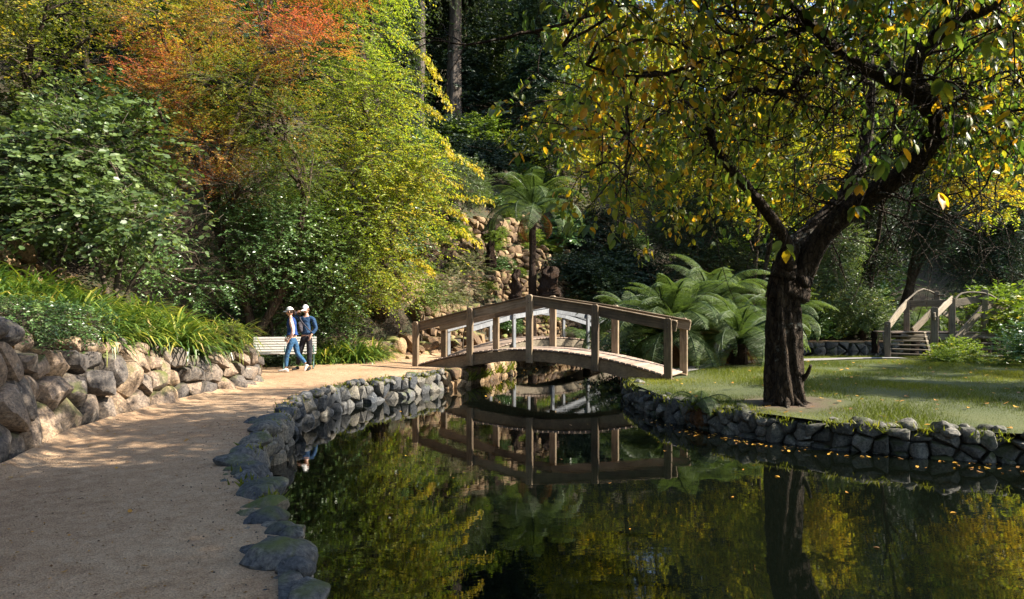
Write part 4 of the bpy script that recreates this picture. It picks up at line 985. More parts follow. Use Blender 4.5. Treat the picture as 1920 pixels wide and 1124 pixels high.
def tree(name, label, cat, base, trunks, blobs, spec, leafm, barkm, group=None, limbs=True, more=None, tw=True, crown='foliage', twmat=None):
    """trunks: list of (points, r0, r1). blobs in world coordinates. spec: dict for foliage()"""
    root = thing(name, label, cat, base, group)
    sd_ = spec['seed']
    for i, (pts, r0, r1) in enumerate(trunks):
        pts = spline(pts, 14); rr = np.linspace(r0, r1, 14); rr[0] *= 1.35; rr[1] *= 1.1
        V, Fs = tube_vf(pts, rr, 10, r0 * 0.18, 2.5, True, sd_ + i, 0.16); piece('trunk', V, Fs, M[barkm], root, smooth=True)
    if limbs:
        parts = []
        T = [spline(t[0], 14) for t in trunks]
        for i, b_ in enumerate(blobs):
            c = np.array(b_[:3]); tt = T[i % len(T)]; dd = np.linalg.norm(tt - c, axis=1) + 0.8 * np.maximum(0, tt[:, 2] - c[2] + 0.4) * 2
            j = int(np.argmin(dd)); r0 = max(0.02, trunks[i % len(T)][1] * 0.38)
            parts.append(limb(tt[max(1, j - 2)], c, r0, r0 * 0.3, sd_ + 7 * i))
            rr = np.random.default_rng(sd_ + i)
            for q in range(4):
                e = c + unit(rr.normal(size=3)) * np.array(b_[3:6]) * 0.75; parts.append(limb(c - (c - tt[max(1, j - 2)]) * rr.uniform(0.05, 0.4), e, r0 * 0.38, r0 * 0.10, sd_ + 31 * i + q, 7, 0.05, 0.2, 5))
        V, Fs = merge_vf(parts); piece('branches', V, Fs, M[barkm], root, smooth=True)
    V, Fs, tv, V2, F2 = foliage(blobs, **spec, tw=tw)
    piece(crown, V, Fs, M[leafm], root, tint=tv, kind='stuff')
    if tw: piece('twigs', V2, F2, M[twmat or 'twig'], root, kind='stuff')
    for (bl, sp, lm, nm) in (more or ()):
        V, Fs, tv, V2, F2 = foliage(bl, **sp, tw=tw); piece(nm, V, Fs, M[lm], root, tint=tv, kind='stuff')
        if tw: piece('twigs', V2, F2, M[twmat or 'twig'], root, kind='stuff')
    return root

def blob(px, py, Y, rpx, rpy, ry=None):
    """an ellipsoid given by where it stands and how large it is"""
    c = P(px, py, Y); rx = rpx / F * Y; rz = rpy / F * Y
    return (*c, rx, ry or (rx + rz) / 2, rz)

# ------------------------------------------------------------------ trees and shrubs of the left slope
def hz(x, y): return (x, y, hillz(x, y))

# large round-leaved shrub
b0 = hz(-8.9, 15.2)
tree('large_shrub', 'large shrub with broad grey green leaves on bare stems, left above the strap leaves', 'shrub', b0,
     [([b0, (-9.2, 15.3, b0[2] + 1.2), (-9.9, 15.2, b0[2] + 2.6)], .07, .03), ([b0, (-8.9, 15.5, b0[2] + 1.4), (-8.6, 15.6, b0[2] + 2.8)], .06, .03), ([b0, (-8.4, 15.1, b0[2] + 1.0), (-7.6, 15.0, b0[2] + 2.1)], .05, .02), ([b0, (-9.8, 15.1, b0[2] + .9), (-11, 15.0, b0[2] + 2.0)], .05, .02)],
     [blob(60, 330, 15.5, 120, 110, 1.4), blob(210, 300, 16, 130, 100, 1.5), blob(330, 350, 15.5, 90, 80, 1.1), blob(140, 410, 15, 150, 60, 1.1), blob(300, 420, 15, 80, 40, .9), blob(60, 200, 17, 70, 50, 1), blob(400, 400, 15.5, 60, 45, .8)],
     dict(n_tw=1300, per=11, L=.75, leaf=.125, tpl='round', seed=101, droop=.3, thr=-.5, shell=(.35, 1.0)), 'sage', 'twig')
# golden tree top left
b0 = hz(-15.5, 21)
tree('golden_tree', 'tree with sprays of golden yellow leaves in the top left corner', 'tree', b0,
     [([b0, (-15.0, 21, b0[2] + 3), (-14.5, 20.6, b0[2] + 6.5)], .22, .08)],
     [blob(50, 110, 19.5, 120, 55, 1.2), blob(180, 150, 19.5, 90, 40, 1.2), blob(90, 10, 20, 160, 60, 1.6), blob(260, 60, 20.5, 60, 50, 1.2), blob(30, 210, 20, 60, 30, 1)],
     dict(n_tw=900, per=12, L=.8, leaf=.115, tpl='rhomb', seed=111, droop=.25, thr=-.2), 'gold', 'dbark')
# Japanese maple: red towards the sunny outside, green within
def maple_tint(p):
    px = 960 + F * p[:, 0] / p[:, 1]; py = 587 - F * (p[:, 2] - CAM_Z) / p[:, 1]
    return 0.29 + 0.28 * sstep(p[:, 0], -9.5, -5.5) + 0.10 * sstep(p[:, 2], 6, 10) + 0.25 * np.exp(-((px - 575) / 45) ** 2 - ((py - 290) / 70) ** 2) + 0.50 * vn(p * 0.8, 5) + 0.1 * vn(p * 2.0, 8)
b0 = hz(-8.2, 20.6)
tree('japanese_maple', 'wide Japanese maple turning orange and red on the left slope', 'tree', b0,
     [([b0, (-8.0, 20.8, b0[2] + 1.6), (-8.6, 20.4, b0[2] + 3.4), (-9.2, 20.2, b0[2] + 6)], .20, .06), ([(b0[0], b0[1], b0[2] + .4), (-7.2, 20.7, b0[2] + 2), (-6.4, 20.5, b0[2] + 4.0), (-5.9, 20.3, b0[2] + 6.4)], .16, .05)],
     [blob(330, 50, 19.8, 130, 60, 1.7), blob(480, 40, 20, 130, 60, 1.7), blob(590, 110, 19.6, 90, 80, 1.4), blob(430, 160, 19, 140, 60, 1.6), blob(290, 190, 18.8, 100, 50, 1.3), blob(530, 240, 19, 110, 55, 1.3), blob(400, 280, 18.6, 110, 50, 1.2), blob(560, 330, 19, 70, 45, 1), blob(450, 350, 18.6, 90, 40, 1), blob(230, 110, 19.4, 80, 50, 1.2), blob(530, -40, 21, 170, 50, 2)],
     dict(n_tw=3100, per=14, L=.62, leaf=.082, tpl='star', seed=121, droop=.16, flat=1.2, jitter=.4, thr=-.3, nf=1.3, tint=maple_tint, shell=(.4, 1.0)), 'maple', 'dbark')
# tall yellow-green tree with drooping sprays
b0 = hz(-5.0, 25.6)
YB = [blob(650, 60, 24, 100, 80, 2), blob(715, 170, 23.5, 60, 60, 1.5), blob(680, 200, 23, 90, 80, 1.8), blob(720, 300, 22.5, 90, 70, 1.6), blob(790, 330, 22.5, 60, 40, 1.2), blob(640, 330, 22, 80, 70, 1.4),
      blob(700, 410, 22, 95, 60, 1.4), blob(780, 430, 22.2, 60, 40, 1.1), blob(650, 460, 21.6, 70, 60, 1.2), blob(720, 500, 22, 60, 40, 1), blob(640, -40, 24.5, 150, 60, 2.2), blob(820, 470, 22.5, 40, 30, .8), blob(690, 550, 22.7, 50, 35, .8), blob(760, 380, 23.5, 70, 50, 1.2), blob(690, -20, 24.5, 55, 60, 1.4)]
def lime_tint(p): return 0.46 + 0.20 * vn(p * 0.7, 3) + 0.12 * sstep(p[:, 2], 6, 11) + 0.10 * sstep(p[:, 0], -6, -3)
yt = tree('yellow_green_tree', 'tall lime and yellow tree with drooping sprays left of the dark gap', 'tree', b0,
     [([b0, (-4.9, 25.4, b0[2] + 3), (-5.3, 25.0, b0[2] + 6), (-5.4, 24.6, b0[2] + 10)], .26, .08), ([(b0[0], b0[1], b0[2] + 1), (-4.2, 24.8, b0[2] + 3.5), (-3.6, 24.2, b0[2] + 6.5)], .16, .05)],
     YB, dict(n_tw=3400, per=14, L=.85, leaf=.092, tpl='rhomb', seed=131, droop=.38, jitter=.55, thr=-.45, nf=1.0, tint=lime_tint, shell=(.35, 1.0)), 'lemon', 'dbark')
# long drooping sprays at its right edge
sprays = [((700, 130), (800, 150), (848, 205)), ((730, 175), (790, 195), (828, 222)), ((740, 60), (790, 100), (825, 150)), ((760, 280), (850, 292), (905, 325)), ((740, 330), (830, 362), (928, 378)), ((750, 395), (840, 420), (902, 462)), ((760, 350), (830, 385), (875, 412)),
          ((700, 470), (770, 480), (815, 515)), ((740, 300), (800, 318), (868, 352)), ((790, 240), (830, 262), (850, 300))]
VV, FF, TT, n0, tws = [], [], [], 0, []
for i, ctrl in enumerate(sprays):
    r_ = np.random.default_rng(500 + i); c = spline([P(x, y, 21.9 - 0.25 * k) for k, (x, y) in enumerate(ctrl)], 60); L = 0.09
    k = 260; t = r_.uniform(0, 59, k); j = t.astype(int); pos = c[j] + r_.normal(size=(k, 3)) * np.array([.06, .14, .05]); tg = c[np.minimum(j + 1, 59)] - c[j] + 1e-5
    xd = unit(tg) * .4 + r_.normal(size=(k, 3)) * .5; xd[:, 2] -= .55; nr = np.array([.3, -.3, .6]) + r_.normal(size=(k, 3)) * .5
    V, Fs, kk = scatter('rhomb', pos, xd, nr, .125 * r_.uniform(.7, 1.2, k)); VV.append(V); FF.append(Fs + n0); n0 += len(V); TT.append(np.repeat(np.clip(.62 + .4 * (t / 60) + r_.normal(size=k) * .12, 0, 1), kk))
    tws.append(tube_vf(c[::6], np.linspace(.014, .004, 10), 4))
piece('drooping_sprays', np.vstack(VV), np.vstack(FF), M['lemon'], yt, tint=np.concatenate(TT), kind='stuff')
V, Fs = merge_vf(tws); piece('twigs', V, Fs, M['twig'], yt, kind='stuff')
# glossy dark shrubs behind the bench
b0 = hz(-7.6, 21.3)
tree('camellia_bush', 'glossy dark green evergreen bush behind the bench and the walkers', 'shrub', b0,
     [([b0, (-7.5, 21.4, b0[2] + 1), (-7.7, 21.2, b0[2] + 2.2)], .07, .03), ([b0, (-6.9, 21.5, b0[2] + 1), (-6.2, 21.4, b0[2] + 2)], .06, .03)],
     [blob(430, 440, 19.8, 90, 60, 1.3), blob(350, 480, 18.8, 70, 40, 1), blob(530, 430, 20.6, 90, 60, 1.3), blob(500, 500, 20.6, 80, 45, 1.0), blob(600, 480, 21.2, 60, 60, 1.0), blob(560, 540, 21.4, 80, 45, .8), blob(640, 560, 21.8, 50, 40, .7), blob(470, 380, 20, 80, 40, 1), blob(560, 590, 21.9, 70, 45, .7), blob(470, 560, 21.6, 70, 45, .7), blob(390, 530, 19.2, 60, 40, .8), blob(620, 600, 22.6, 50, 35, .6), blob(300, 460, 17.6, 60, 45, .9), blob(520, 620, 22.6, 80, 30, .6), blob(430, 600, 21.6, 60, 40, .6), blob(330, 540, 18.8, 60, 35, .7), blob(260, 500, 16.5, 60, 30, .7)],
     dict(n_tw=4200, per=11, L=.5, leaf=.085, tpl='rhomb', seed=141, droop=.2, thr=-.6, shell=(.3, 1.0)), 'camellia', 'twig')
b0 = hz(-3.4, 25.6)
tree('green_bush', 'mid green bush below the yellow sprays behind the low sunlit wall', 'shrub', b0, [([b0, (-3.4, 25.6, b0[2] + .8), (-3.3, 25.6, b0[2] + 1.6)], .05, .02)],
     [blob(770, 540, 25, 50, 50, 1), blob(700, 540, 24.5, 50, 40, .9)], dict(n_tw=520, per=11, L=.5, leaf=.085, tpl='rhomb', seed=143, droop=.3, thr=-.5), 'lime', 'twig')
b0 = hz(-1.9, 26.6)
tree('variegated_shrub', 'pale pink and grey green variegated shrub beside the rock terraces', 'shrub', b0, [([b0, (-1.9, 26.5, b0[2] + .6), (-1.8, 26.5, b0[2] + 1.4)], .04, .02)],
     [blob(860, 540, 25.8, 46, 42, .9), blob(880, 500, 26.4, 35, 25, .7), blob(835, 560, 25.4, 40, 30, .7)], dict(n_tw=620, per=11, L=.35, leaf=.07, tpl='narrow', seed=151, droop=.2, thr=-.6, tint=lambda p: .45 + .35 * vn(p * 1.8, 2)), 'vari', 'twig')
b0 = hz(-2.6, 36.2)
tree('rounded_shrub', 'rounded fine-leaved green shrub on top of the rock terraces', 'shrub', b0, [([b0, (-2.6, 36.2, b0[2] + 1), (-2.5, 36.2, b0[2] + 2.2)], .09, .03)],
     [blob(860, 335, 34, 60, 42, 1.6), blob(800, 350, 34, 60, 50, 1.6), blob(840, 380, 33.5, 60, 30, 1.2), blob(885, 350, 33.5, 34, 26, 1)], dict(n_tw=1900, per=12, L=.45, leaf=.10, tpl='narrow', seed=161, droop=.1, thr=-.8, jitter=.6), 'sage', 'twig')
# fill behind the left trees
for i, (px, py, Y, a, c, lm, lb) in enumerate(((150, 60, 26, 260, 160, 'lime', 'broad green tree crown behind the golden leaves at the top left'), (500, 30, 28, 200, 170, 'lime', 'green tree crown filling the slope behind the red maple'),
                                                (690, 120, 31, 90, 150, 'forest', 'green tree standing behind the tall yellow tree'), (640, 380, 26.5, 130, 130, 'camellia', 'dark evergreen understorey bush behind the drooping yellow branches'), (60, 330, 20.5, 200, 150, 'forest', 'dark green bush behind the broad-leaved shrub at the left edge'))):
    q = P(px, py, Y); b0 = hz(q[0], q[1]); hb = max(q[2], b0[2] + 1)
    tree('slope_tree', lb, 'tree', b0, [([b0, (q[0] + .3, q[1], (b0[2] + hb) / 2), (q[0], q[1], hb)], .16, .06)],
         [blob(px + dx * a, py + dy * c, Y + dz_, a * .55, c * .5, 1.8) for dx, dy, dz_ in ((-.5, .2, 0), (.5, .1, .5), (0, -.4, .3), (0, .45, -.4), (-.45, -.5, 0), (.5, .6, 0), (.45, -.55, 1))],
         dict(n_tw=1300, per=12, L=1.0, leaf=.15, tpl='rhomb', seed=170 + i, droop=.3, thr=-.5), lm, 'dbark')
# small ground shrub at the top of the wall, left edge
b0 = hz(-7.0, 8.9)
tree('low_shrub', 'low fine-leaved green shrub spilling over the boulder wall at the left edge', 'shrub', b0, [([b0, (-7, 8.9, b0[2] + .2), (-7, 8.9, b0[2] + .4)], .03, .01)],
     [blob(50, 605, 9.3, 75, 34, .7), blob(130, 605, 10, 60, 28, .6), blob(10, 600, 8.6, 60, 32, .6)], dict(n_tw=750, per=11, L=.28, leaf=.045, tpl='rhomb', seed=181, droop=.3, thr=-.7), 'camellia', 'twig')
b0 = hz(-6.6, 15.6)
tree('low_shrub', 'small pale green weedy plant with pinkish flowers at the end of the boulder wall', 'shrub', b0, [([b0, (-6.6, 15.6, b0[2] + .2), (-6.6, 15.6, b0[2] + .4)], .02, .01)],
     [blob(425, 630, 14.6, 26, 22, .3), blob(400, 640, 14.2, 20, 14, .3)], dict(n_tw=200, per=9, L=.2, leaf=.04, tpl='rhomb', seed=183, droop=.3, thr=-.7), 'lime', 'twig')

# ------------------------------------------------------------------ strap-leaved clumps
def clump_mesh(seed, n=200, L=.86):
    r_ = np.random.default_rng(seed); VV = []; FF = []; TT = []; k = 6
    for i in range(n):
        a = r_.uniform(0, 6.283); rr = r_.uniform(0, .16); el = r_.uniform(.55, 1.5); l = L * r_.uniform(.65, 1.15); w = r_.uniform(.014, .022)
        d = np.array([math.cos(a), math.sin(a), 0]); s = np.array([-d[1], d[0], 0]); p = d * rr; e = el; tt = r_.uniform(.05, .9) + (0.3 if r_.random() < .06 else 0)
        bend = r_.uniform(.28, .52)
        for j in range(k):
            ww = w * (1 - (j / (k - 1)) ** 2.2) + .002; nrm = np.array([-d[0] * math.sin(e), -d[1] * math.sin(e), math.cos(e)])
            VV += [p - s * ww + nrm * .004, p + s * ww + nrm * .004]; TT += [tt * (.75 + .08 * j)] * 2
            p = p + (d * math.cos(e) + np.array([0, 0, math.sin(e)])) * l / (k - 1); e -= bend * (0.6 + .25 * j)
        b_ = i * k * 2; FF += [(b_ + 2 * j, b_ + 2 * j + 1, b_ + 2 * j + 3, b_ + 2 * j + 2) for j in range(k - 1)]
    return make_mesh('agapanthus', np.array(VV), np.array(FF), np.clip(TT, 0, 1), False, (M['aga'],))
AG = [clump_mesh(200 + i) for i in range(4)]
random.seed(77)
def agap(x, y, z, s, label, group):
    o = bpy.data.objects.new('agapanthus', random.choice(AG)); COL.objects.link(o); o.location = (x, y, z); o.rotation_euler = (random.uniform(-.15, .15), random.uniform(-.15, .15), random.uniform(0, 6.28)); o.scale = (s,) * 3
    tag(o, label, 'plant', group)
def aga_label(px, up):
    return ('arching green strap leaf clump ' + ('hanging over the boulder wall' if up < .9 else 'midway up the bank' if up < 2.2 else 'high on the bank') +
            (' near the bench' if px > 380 else ' near the middle of the wall' if px > 190 else ' near the left edge'))
pts = []
for k in range(52):
    for _ in range(60):
        Y = random.uniform(8.6, 16.6); tx = float(np.interp(Y, [p[1] for p in LW], [p[0] for p in LW])); x = tx - random.uniform(.40, 3.7)
        px = 960 + F * x / Y
        if -40 < px < 500 and all((x - a) ** 2 + (Y - c) ** 2 > .50 ** 2 for a, c in pts) and not (Y < 10.6 and px < 150): break
    pts.append((x, Y)); agap(x, Y, hillz(x, Y) - .03, random.uniform(1.0, 1.4), aga_label(px, tx - x), 'strap leaf clumps above the left wall')
for (x, Y) in ((-8.3, 16.9), (-8.6, 17.8), (-8.9, 18.9), (-8.4, 19.8), (-9.2, 17.2)):
    agap(x, Y, hillz(x, Y), 1.25, 'clump of arching green strap leaves in the planting above the left boulder wall', 'strap leaf clumps above the left wall')
for (px, Y, s) in ((610, 21.6, 1.35), (640, 22.3, 1.3), (668, 21.9, 1.5), (700, 22.7, 1.35), (590, 21.4, 1.1), (655, 23.2, 1.5), (625, 22.9, 1.4), (690, 23.6, 1.4)):
    x = (px - 960) / F * Y; agap(x, Y, hillz(x, Y), s, 'clump of dark strap leaves beside the path between the bench and the main bridge', 'strap leaf clumps right of the bench')

# ------------------------------------------------------------------ ferns
def frond_mesh(name, L, arch, seed, mat, W=.165, pairs=27, teeth=11, el0=1.0):
    """one arching frond along +X: midrib, pinna pairs, each pinna cut into small leaflets"""
    r_ = np.random.default_rng(seed); n = 40; p = np.zeros(3); e = el0; pts = [p.copy()]; tg = []
    for i in range(n):
        d = np.array([math.cos(e), 0, math.sin(e)]); tg.append(d); p = p + d * L / n; pts.append(p.copy()); e -= arch / n * (0.5 + i / n)
    pts = np.array(pts); tg.append(tg[-1]); tg = np.array(tg)
    Vr, Fr = tube_vf(pts[::4], np.linspace(.014, .003, len(pts[::4])), 4, caps=False)
    VV = [Vr]; FF = []; fr = []
    for f in Fr: fr += [(f[0], f[1], f[2]), (f[0], f[2], f[3])]
    FF.append(np.array(fr)); n0 = len(Vr); TT = [np.full(n0, .1)]
    for k in range(pairs):
        t = .14 + .86 * (k + .5) / pairs; i = int(t * n); c = pts[i]; d = tg[i]; nn = np.array([-d[2], 0, d[0]])
        w = W * L / 1.6 * 2.0 * (math.sin(min(1, (t - .05) * 1.25) * math.pi * .5 + .0) ** .7) * (1 - max(0, (t - .45) / .55) ** 1.4) ** .9
        for sg in (-1, 1):
            xd = unit(np.array([0, sg, 0]) + d * .30 - nn * (.22 + .15 * r_.random()))
            tt = (np.arange(teeth) + .4) / teeth
            for s2 in (-1, 1):
                pos = c + xd * (w * tt)[:, None] - nn * (.20 * w * tt ** 2)[:, None]
                ld = unit(d * s2 + xd * .5) * np.ones((teeth, 1)); sz = .021 * L + (w * .085) * (1.0 - tt * .8)
                V, Fs, kk = scatter('narrow', pos, ld, np.tile(nn + xd * .1, (teeth, 1)) + r_.normal(size=(teeth, 3)) * .12, sz)
                # widen the leaflets
                VV.append(V); FF.append(Fs + n0); n0 += len(V); TT.append(np.full(len(V), np.clip(.5 + .25 * t + r_.normal() * .08, 0, 1)))
    return make_mesh(name, np.vstack(VV), np.vstack(FF), np.concatenate(TT), False, (mat,))
TPL['narrow_w'] = TPL['narrow']
FR = [frond_mesh('frond', 1.0, a, 300 + i, M['fern'], el0=e) for i, (a, e) in enumerate(((2.1, 1.15), (2.4, .95), (2.7, .85), (1.9, 1.3)))]
FD = frond_mesh('dead_frond', 1.0, 2.6, 310, M['deadfern'], el0=.0)
def fern(name, label, x, y, z, L, n, seed, group=None, trunk_h=0.0, tr=.12, low=-.35, high=1.0, dead=0, spread=1.0, lean=(0, 0)):
    root = thing(name, label, 'fern', (x, y, z), group); r_ = random.Random(seed); top = z + trunk_h
    if trunk_h:
        V, Fs = tube_vf(spline([(x, y, z - .2), (x + lean[0] * .4, y + lean[1] * .5, z + trunk_h * .5), (x + lean[0], y + lean[1], top)], 22), np.linspace(tr * 1.25, tr, 22), 12, .035, 7, True, seed, .2); piece('trunk', V, Fs, M['fernbark'], root, smooth=True)
    for k in range(n):
        o = bpy.data.objects.new('frond', r_.choice(FR)); COL.objects.link(o); o.parent = root
        o.location = (lean[0], lean[1], trunk_h); lv = k / max(1, n - 1); pit = low + (high - low) * lv
        o.rotation_euler = Matrix.Rotation(k * 2.39996 + r_.uniform(-.3, .3), 4, 'Z').to_3x3().to_4x4().to_euler() if False else (Matrix.Rotation(k * 2.39996 + r_.uniform(-.3, .3), 4, 'Z') @ Matrix.Rotation(-pit * .7 + .25, 4, 'Y') @ Matrix.Rotation(r_.uniform(-.25, .25), 4, 'X')).to_euler()
        s = L * r_.uniform(.85, 1.12); o.scale = (s, s * spread, s)
    for k in range(dead):
        o = bpy.data.objects.new('dead_frond', FD); COL.objects.link(o); o.parent = root; o.location = (lean[0], lean[1], trunk_h - .05)
        o.rotation_euler = (0, r_.uniform(-.1, .4), r_.uniform(0, 6.28)); s = L * r_.uniform(.5, .75); o.scale = (s, s, s)
    return root
zt = hillz(0.98, 31.6)
fern('tree_fern', 'slender tree fern with dark trunk rising behind the main bridge centre post', 0.95, 31.6, zt, 3.05, 26, 1, trunk_h=6.75 - zt + .1, tr=.16, low=-.55, high=.75, dead=5)
def fq(px, Y, z): return (px - 960) / F * Y, Y, z
x, y, z = fq(1255, 21.5, .45); fern('soft_tree_fern', 'broad squat tree fern with many upright arching fronds behind the bridge end', x, y, z, 3.0, 64, 2, trunk_h=.8, tr=.24, low=-.5, high=1.25, dead=8)
x, y, z = fq(1385, 20.8, .45); fern('soft_tree_fern', 'tree fern drooping low over the lawn just left of the gnarled trunk', x, y, z, 2.5, 42, 3, trunk_h=.7, tr=.26, low=-.7, high=.7, dead=6)
x, y, z = fq(1330, 24.5, .45); fern('soft_tree_fern', 'tall tree fern at the back of the fern group behind the bridge', x, y, z, 2.8, 38, 4, trunk_h=1.7, tr=.2, low=-.4, high=1.0, dead=4)
x, y, z = fq(1185, 26.5, .1); fern('soft_tree_fern', 'tree fern behind the middle of the right half of the bridge', x, y, z, 2.5, 34, 5, trunk_h=1.3, tr=.18, low=-.4, high=.9, dead=4)
x, y, z = fq(1462, 22.5, .45); fern('soft_tree_fern', 'tree fern showing on both sides of the gnarled trunk', x, y, z, 2.0, 26, 6, trunk_h=1.35, tr=.2, low=-.4, high=.8, dead=3)
x, y, z = fq(1100, 29, .2); fern('ground_fern', 'fern at the water side below the shaded rocks behind the bridge', x, y, z, 1.5, 18, 7, trunk_h=.4, tr=.12, low=-.3, high=.9)
for i, (px, Y, L, lab) in enumerate(((1765, 33, 2.2, 'upright fern behind the stepped bridge, beside the tall dark trunk'), (1715, 31, 1.9, 'grey green fern left of the stepped bridge posts'), (1850, 31, 2.1, 'fern behind the tall braced post of the stepped bridge'), (1640, 33, 1.6, 'small fern beside the channel left of the stepped bridge'), (1905, 29, 1.9, 'fern at the right edge behind the stepped bridge'))):
    x, y, z = fq(px, Y, .35); fern('ground_fern', lab, x, y, z, L, 20, 20 + i, trunk_h=.9, tr=.15, low=-.3, high=.9)
x, y = 3.45, 12.55; fern('bank_fern', 'small fern with brown dead fronds hanging over the right pond edging', x, y, .42, .8, 12, 30, low=-.5, high=.5, dead=14)
for i, (x, y) in enumerate(((-1.0, 31.9), (2.4, 33.9), (-2.6, 31.2), (0.4, 36.2))):
    fern('terrace_fern', 'small fern growing among the stones of the rock terraces', x, y, hillz(x, y) + .5, .6, 10, 40 + i, 'small ferns on the terraces', low=-.2, high=.8)
# cut fern stumps on the terraces
for i, (px, pt, pb, Y, w, lab) in enumerate(((920, 452, 492, 33.0, .19, 'weathered brown fern stump on the second rock terrace'), (967, 505, 552, 30.6, .19, 'tall brown fern stump standing above the bridge rail'), (1030, 500, 545, 31.5, .40, 'broad shaggy brown fern stump right of the tree fern'), (925, 410, 440, 36, .3, 'reddish stump on the upper terrace under the tree fern fronds'))):
    x = (px - 960) / F * Y; z0 = CAM_Z - (pb - 587) / F * Y; z1 = CAM_Z - (pt - 587) / F * Y
    V, Fs = tube_vf(spline([(x, Y, z0 - .3), (x, Y, (z0 + z1) / 2), (x + .03, Y, z1)], 16), np.linspace(w * 1.15, w * .6, 16), 18, .14, 9, True, i, .5)
    tag(piece('fern_stump', V, Fs, M['fernbark'], smooth=True), lab, 'stump')

# ------------------------------------------------------------------ leaning cherry tree on the lawn
ch = thing('cherry_tree', 'old spreading tree with thick dark gnarled trunk on the lawn, large leaves turning yellow', 'tree', (4.97, 12.4, .45))
def lp(lst):  # (px, py, depth, radius px) -> world rows with radius
    return np.array([(*P(a, c, Y), r_ / F * Y) for a, c, Y, r_ in lst])
LB = []
def clim(lst, n=26, sides=14, noise=.05, fl=.22, name='limb', sd_=0):
    s = spline(lp(lst), n); V, Fs = tube_vf(s[:, :3], s[:, 3], sides, noise, 3.2, True, sd_, fl); piece(name, V, Fs, M['bark'], ch, smooth=True); LB.append(s); return s
clim([(1476, 778, 12.4, 36), (1474, 745, 12.4, 31), (1472, 700, 12.4, 29.5), (1470, 640, 12.4, 28), (1469, 590, 12.4, 27), (1472, 545, 12.4, 28), (1480, 515, 12.4, 25)], 70, 44, .035, .28, 'trunk', 1)
for k, a in enumerate((-2.6, -1.9, -1.2, -.3, .5, 3.6)):    # buttress roots
    s = np.array([(4.97 + math.cos(a) * q, 12.4 + math.sin(a) * q, h) for q, h in ((.14, .9), (.22, .64), (.34, .49), (.55, .42))]); V, Fs = tube_vf(spline(s, 10), np.linspace(.11, .03, 10), 8, .03, 5, True, k, .2); piece('root', V, Fs, M['bark'], ch, smooth=True)
A1 = clim([(1484, 560, 12.4, 30), (1504, 510, 12.4, 24), (1549, 438, 12.2, 20), (1600, 390, 12.0, 19), (1655, 352, 11.7, 19), (1715, 308, 11.4, 19), (1750, 262, 11.2, 20), (1745, 205, 11.0, 18), (1715, 168, 10.8, 17), (1672, 150, 10.6, 15), (1623, 128, 10.4, 12), (1570, 95, 10.2, 9), (1525, 50, 10, 7), (1440, 28, 9.8, 4), (1340, 20, 9.5, 2)], 120, 20, .022, .2, 'limb', 2)
A2 = clim([(1465, 560, 12.4, 26), (1478, 478, 12.4, 20), (1510, 440, 12.6, 15), (1575, 375, 12.8, 12), (1608, 320, 12.9, 12), (1623, 274, 13, 12), (1629, 174, 13, 12), (1623, 50, 13, 11), (1615, -80, 13, 8), (1600, -240, 13, 4)], 80, 16, .02, .2, 'limb', 3)
A3 = clim([(1472, 520, 12.3, 24), (1479, 463, 12.2, 11), (1440, 400, 12.0, 10), (1389, 339, 11.8, 8), (1350, 290, 11.6, 7), (1331, 249, 11.5, 6.5), (1345, 205, 11.4, 6), (1380, 175, 11.2, 5.5), (1430, 168, 11, 5), (1475, 172, 10.8, 5), (1505, 140, 10.7, 4.5), (1530, 112, 10.6, 4)], 50, 10, .02, .2, 'limb', 4)
A4 = clim([(1745, 205, 11.0, 15), (1712, 130, 10.7, 13), (1745, 75, 10.5, 11), (1798, 32, 10.2, 12), (1860, 8, 10, 10), (1960, -60, 9.6, 6), (2080, -140, 9.2, 3)], 36, 10, .025, .2, 'limb', 5)
A5 = clim([(1750, 265, 11.2, 10), (1790, 200, 11, 6), (1840, 160, 10.7, 5), (1860, 190, 10.5, 4), (1875, 245, 10.4, 2)], 24, 8, .01, .1, 'limb', 6)
A6 = clim([(1672, 150, 10.6, 12), (1668, 120, 10.9, 8), (1610, 68, 11.2, 7), (1560, 75, 11.4, 6), (1480, 95, 11.6, 4), (1380, 60, 11.8, 3), (1280, 75, 12, 1.5)], 30, 8, .01, .1, 'limb', 7)
A7 = clim([(1570, 95, 10.2, 8), (1450, -20, 9.4, 7), (1280, -130, 8.6, 6), (1080, -200, 8.0, 4), (880, -260, 7.6, 2)], 30, 8, .01, .1, 'limb', 8)
A8 = clim([(1525, 50, 10, 5), (1380, 90, 9.4, 4), (1240, 140, 9, 3.2), (1120, 130, 8.7, 2.4), (1000, 60, 8.4, 1.5)], 30, 8, .01, .1, 'limb', 9)
A9 = clim([(1798, 32, 10.2, 9), (1700, -120, 8.8, 8), (1560, -300, 7.5, 6), (1350, -480, 6.6, 3)], 24, 8, .01, .1, 'limb', 10)
A10 = clim([(1340, 249, 11.5, 5), (1250, 215, 11.2, 3.5), (1180, 250, 11, 2.5), (1120, 310, 10.8, 1.5)], 20, 7, .008, .1, 'limb', 11)
clim([(1505, 712, 12.3, 5), (1514, 700, 12.2, 4), (1520, 685, 12.1, 3)], 8, 8, .005, .1, 'sucker_branch', 12)
V, Fs = merge_vf([tube_vf(spline([P(1510, 530, 12.05), P(1513, 528, 11.98), P(1516, 527, 11.95)], 6), [.13, .125, .10, .11, .08, .02], 12, .01, 6), tube_vf(spline([P(1480, 500, 12.15), P(1477, 488, 12.05), P(1472, 480, 12.0)], 6), [.12, .11, .1, .09, .09, .08], 10, .01, 6)])
piece('knot', V, Fs, M['bark'], ch, smooth=True)
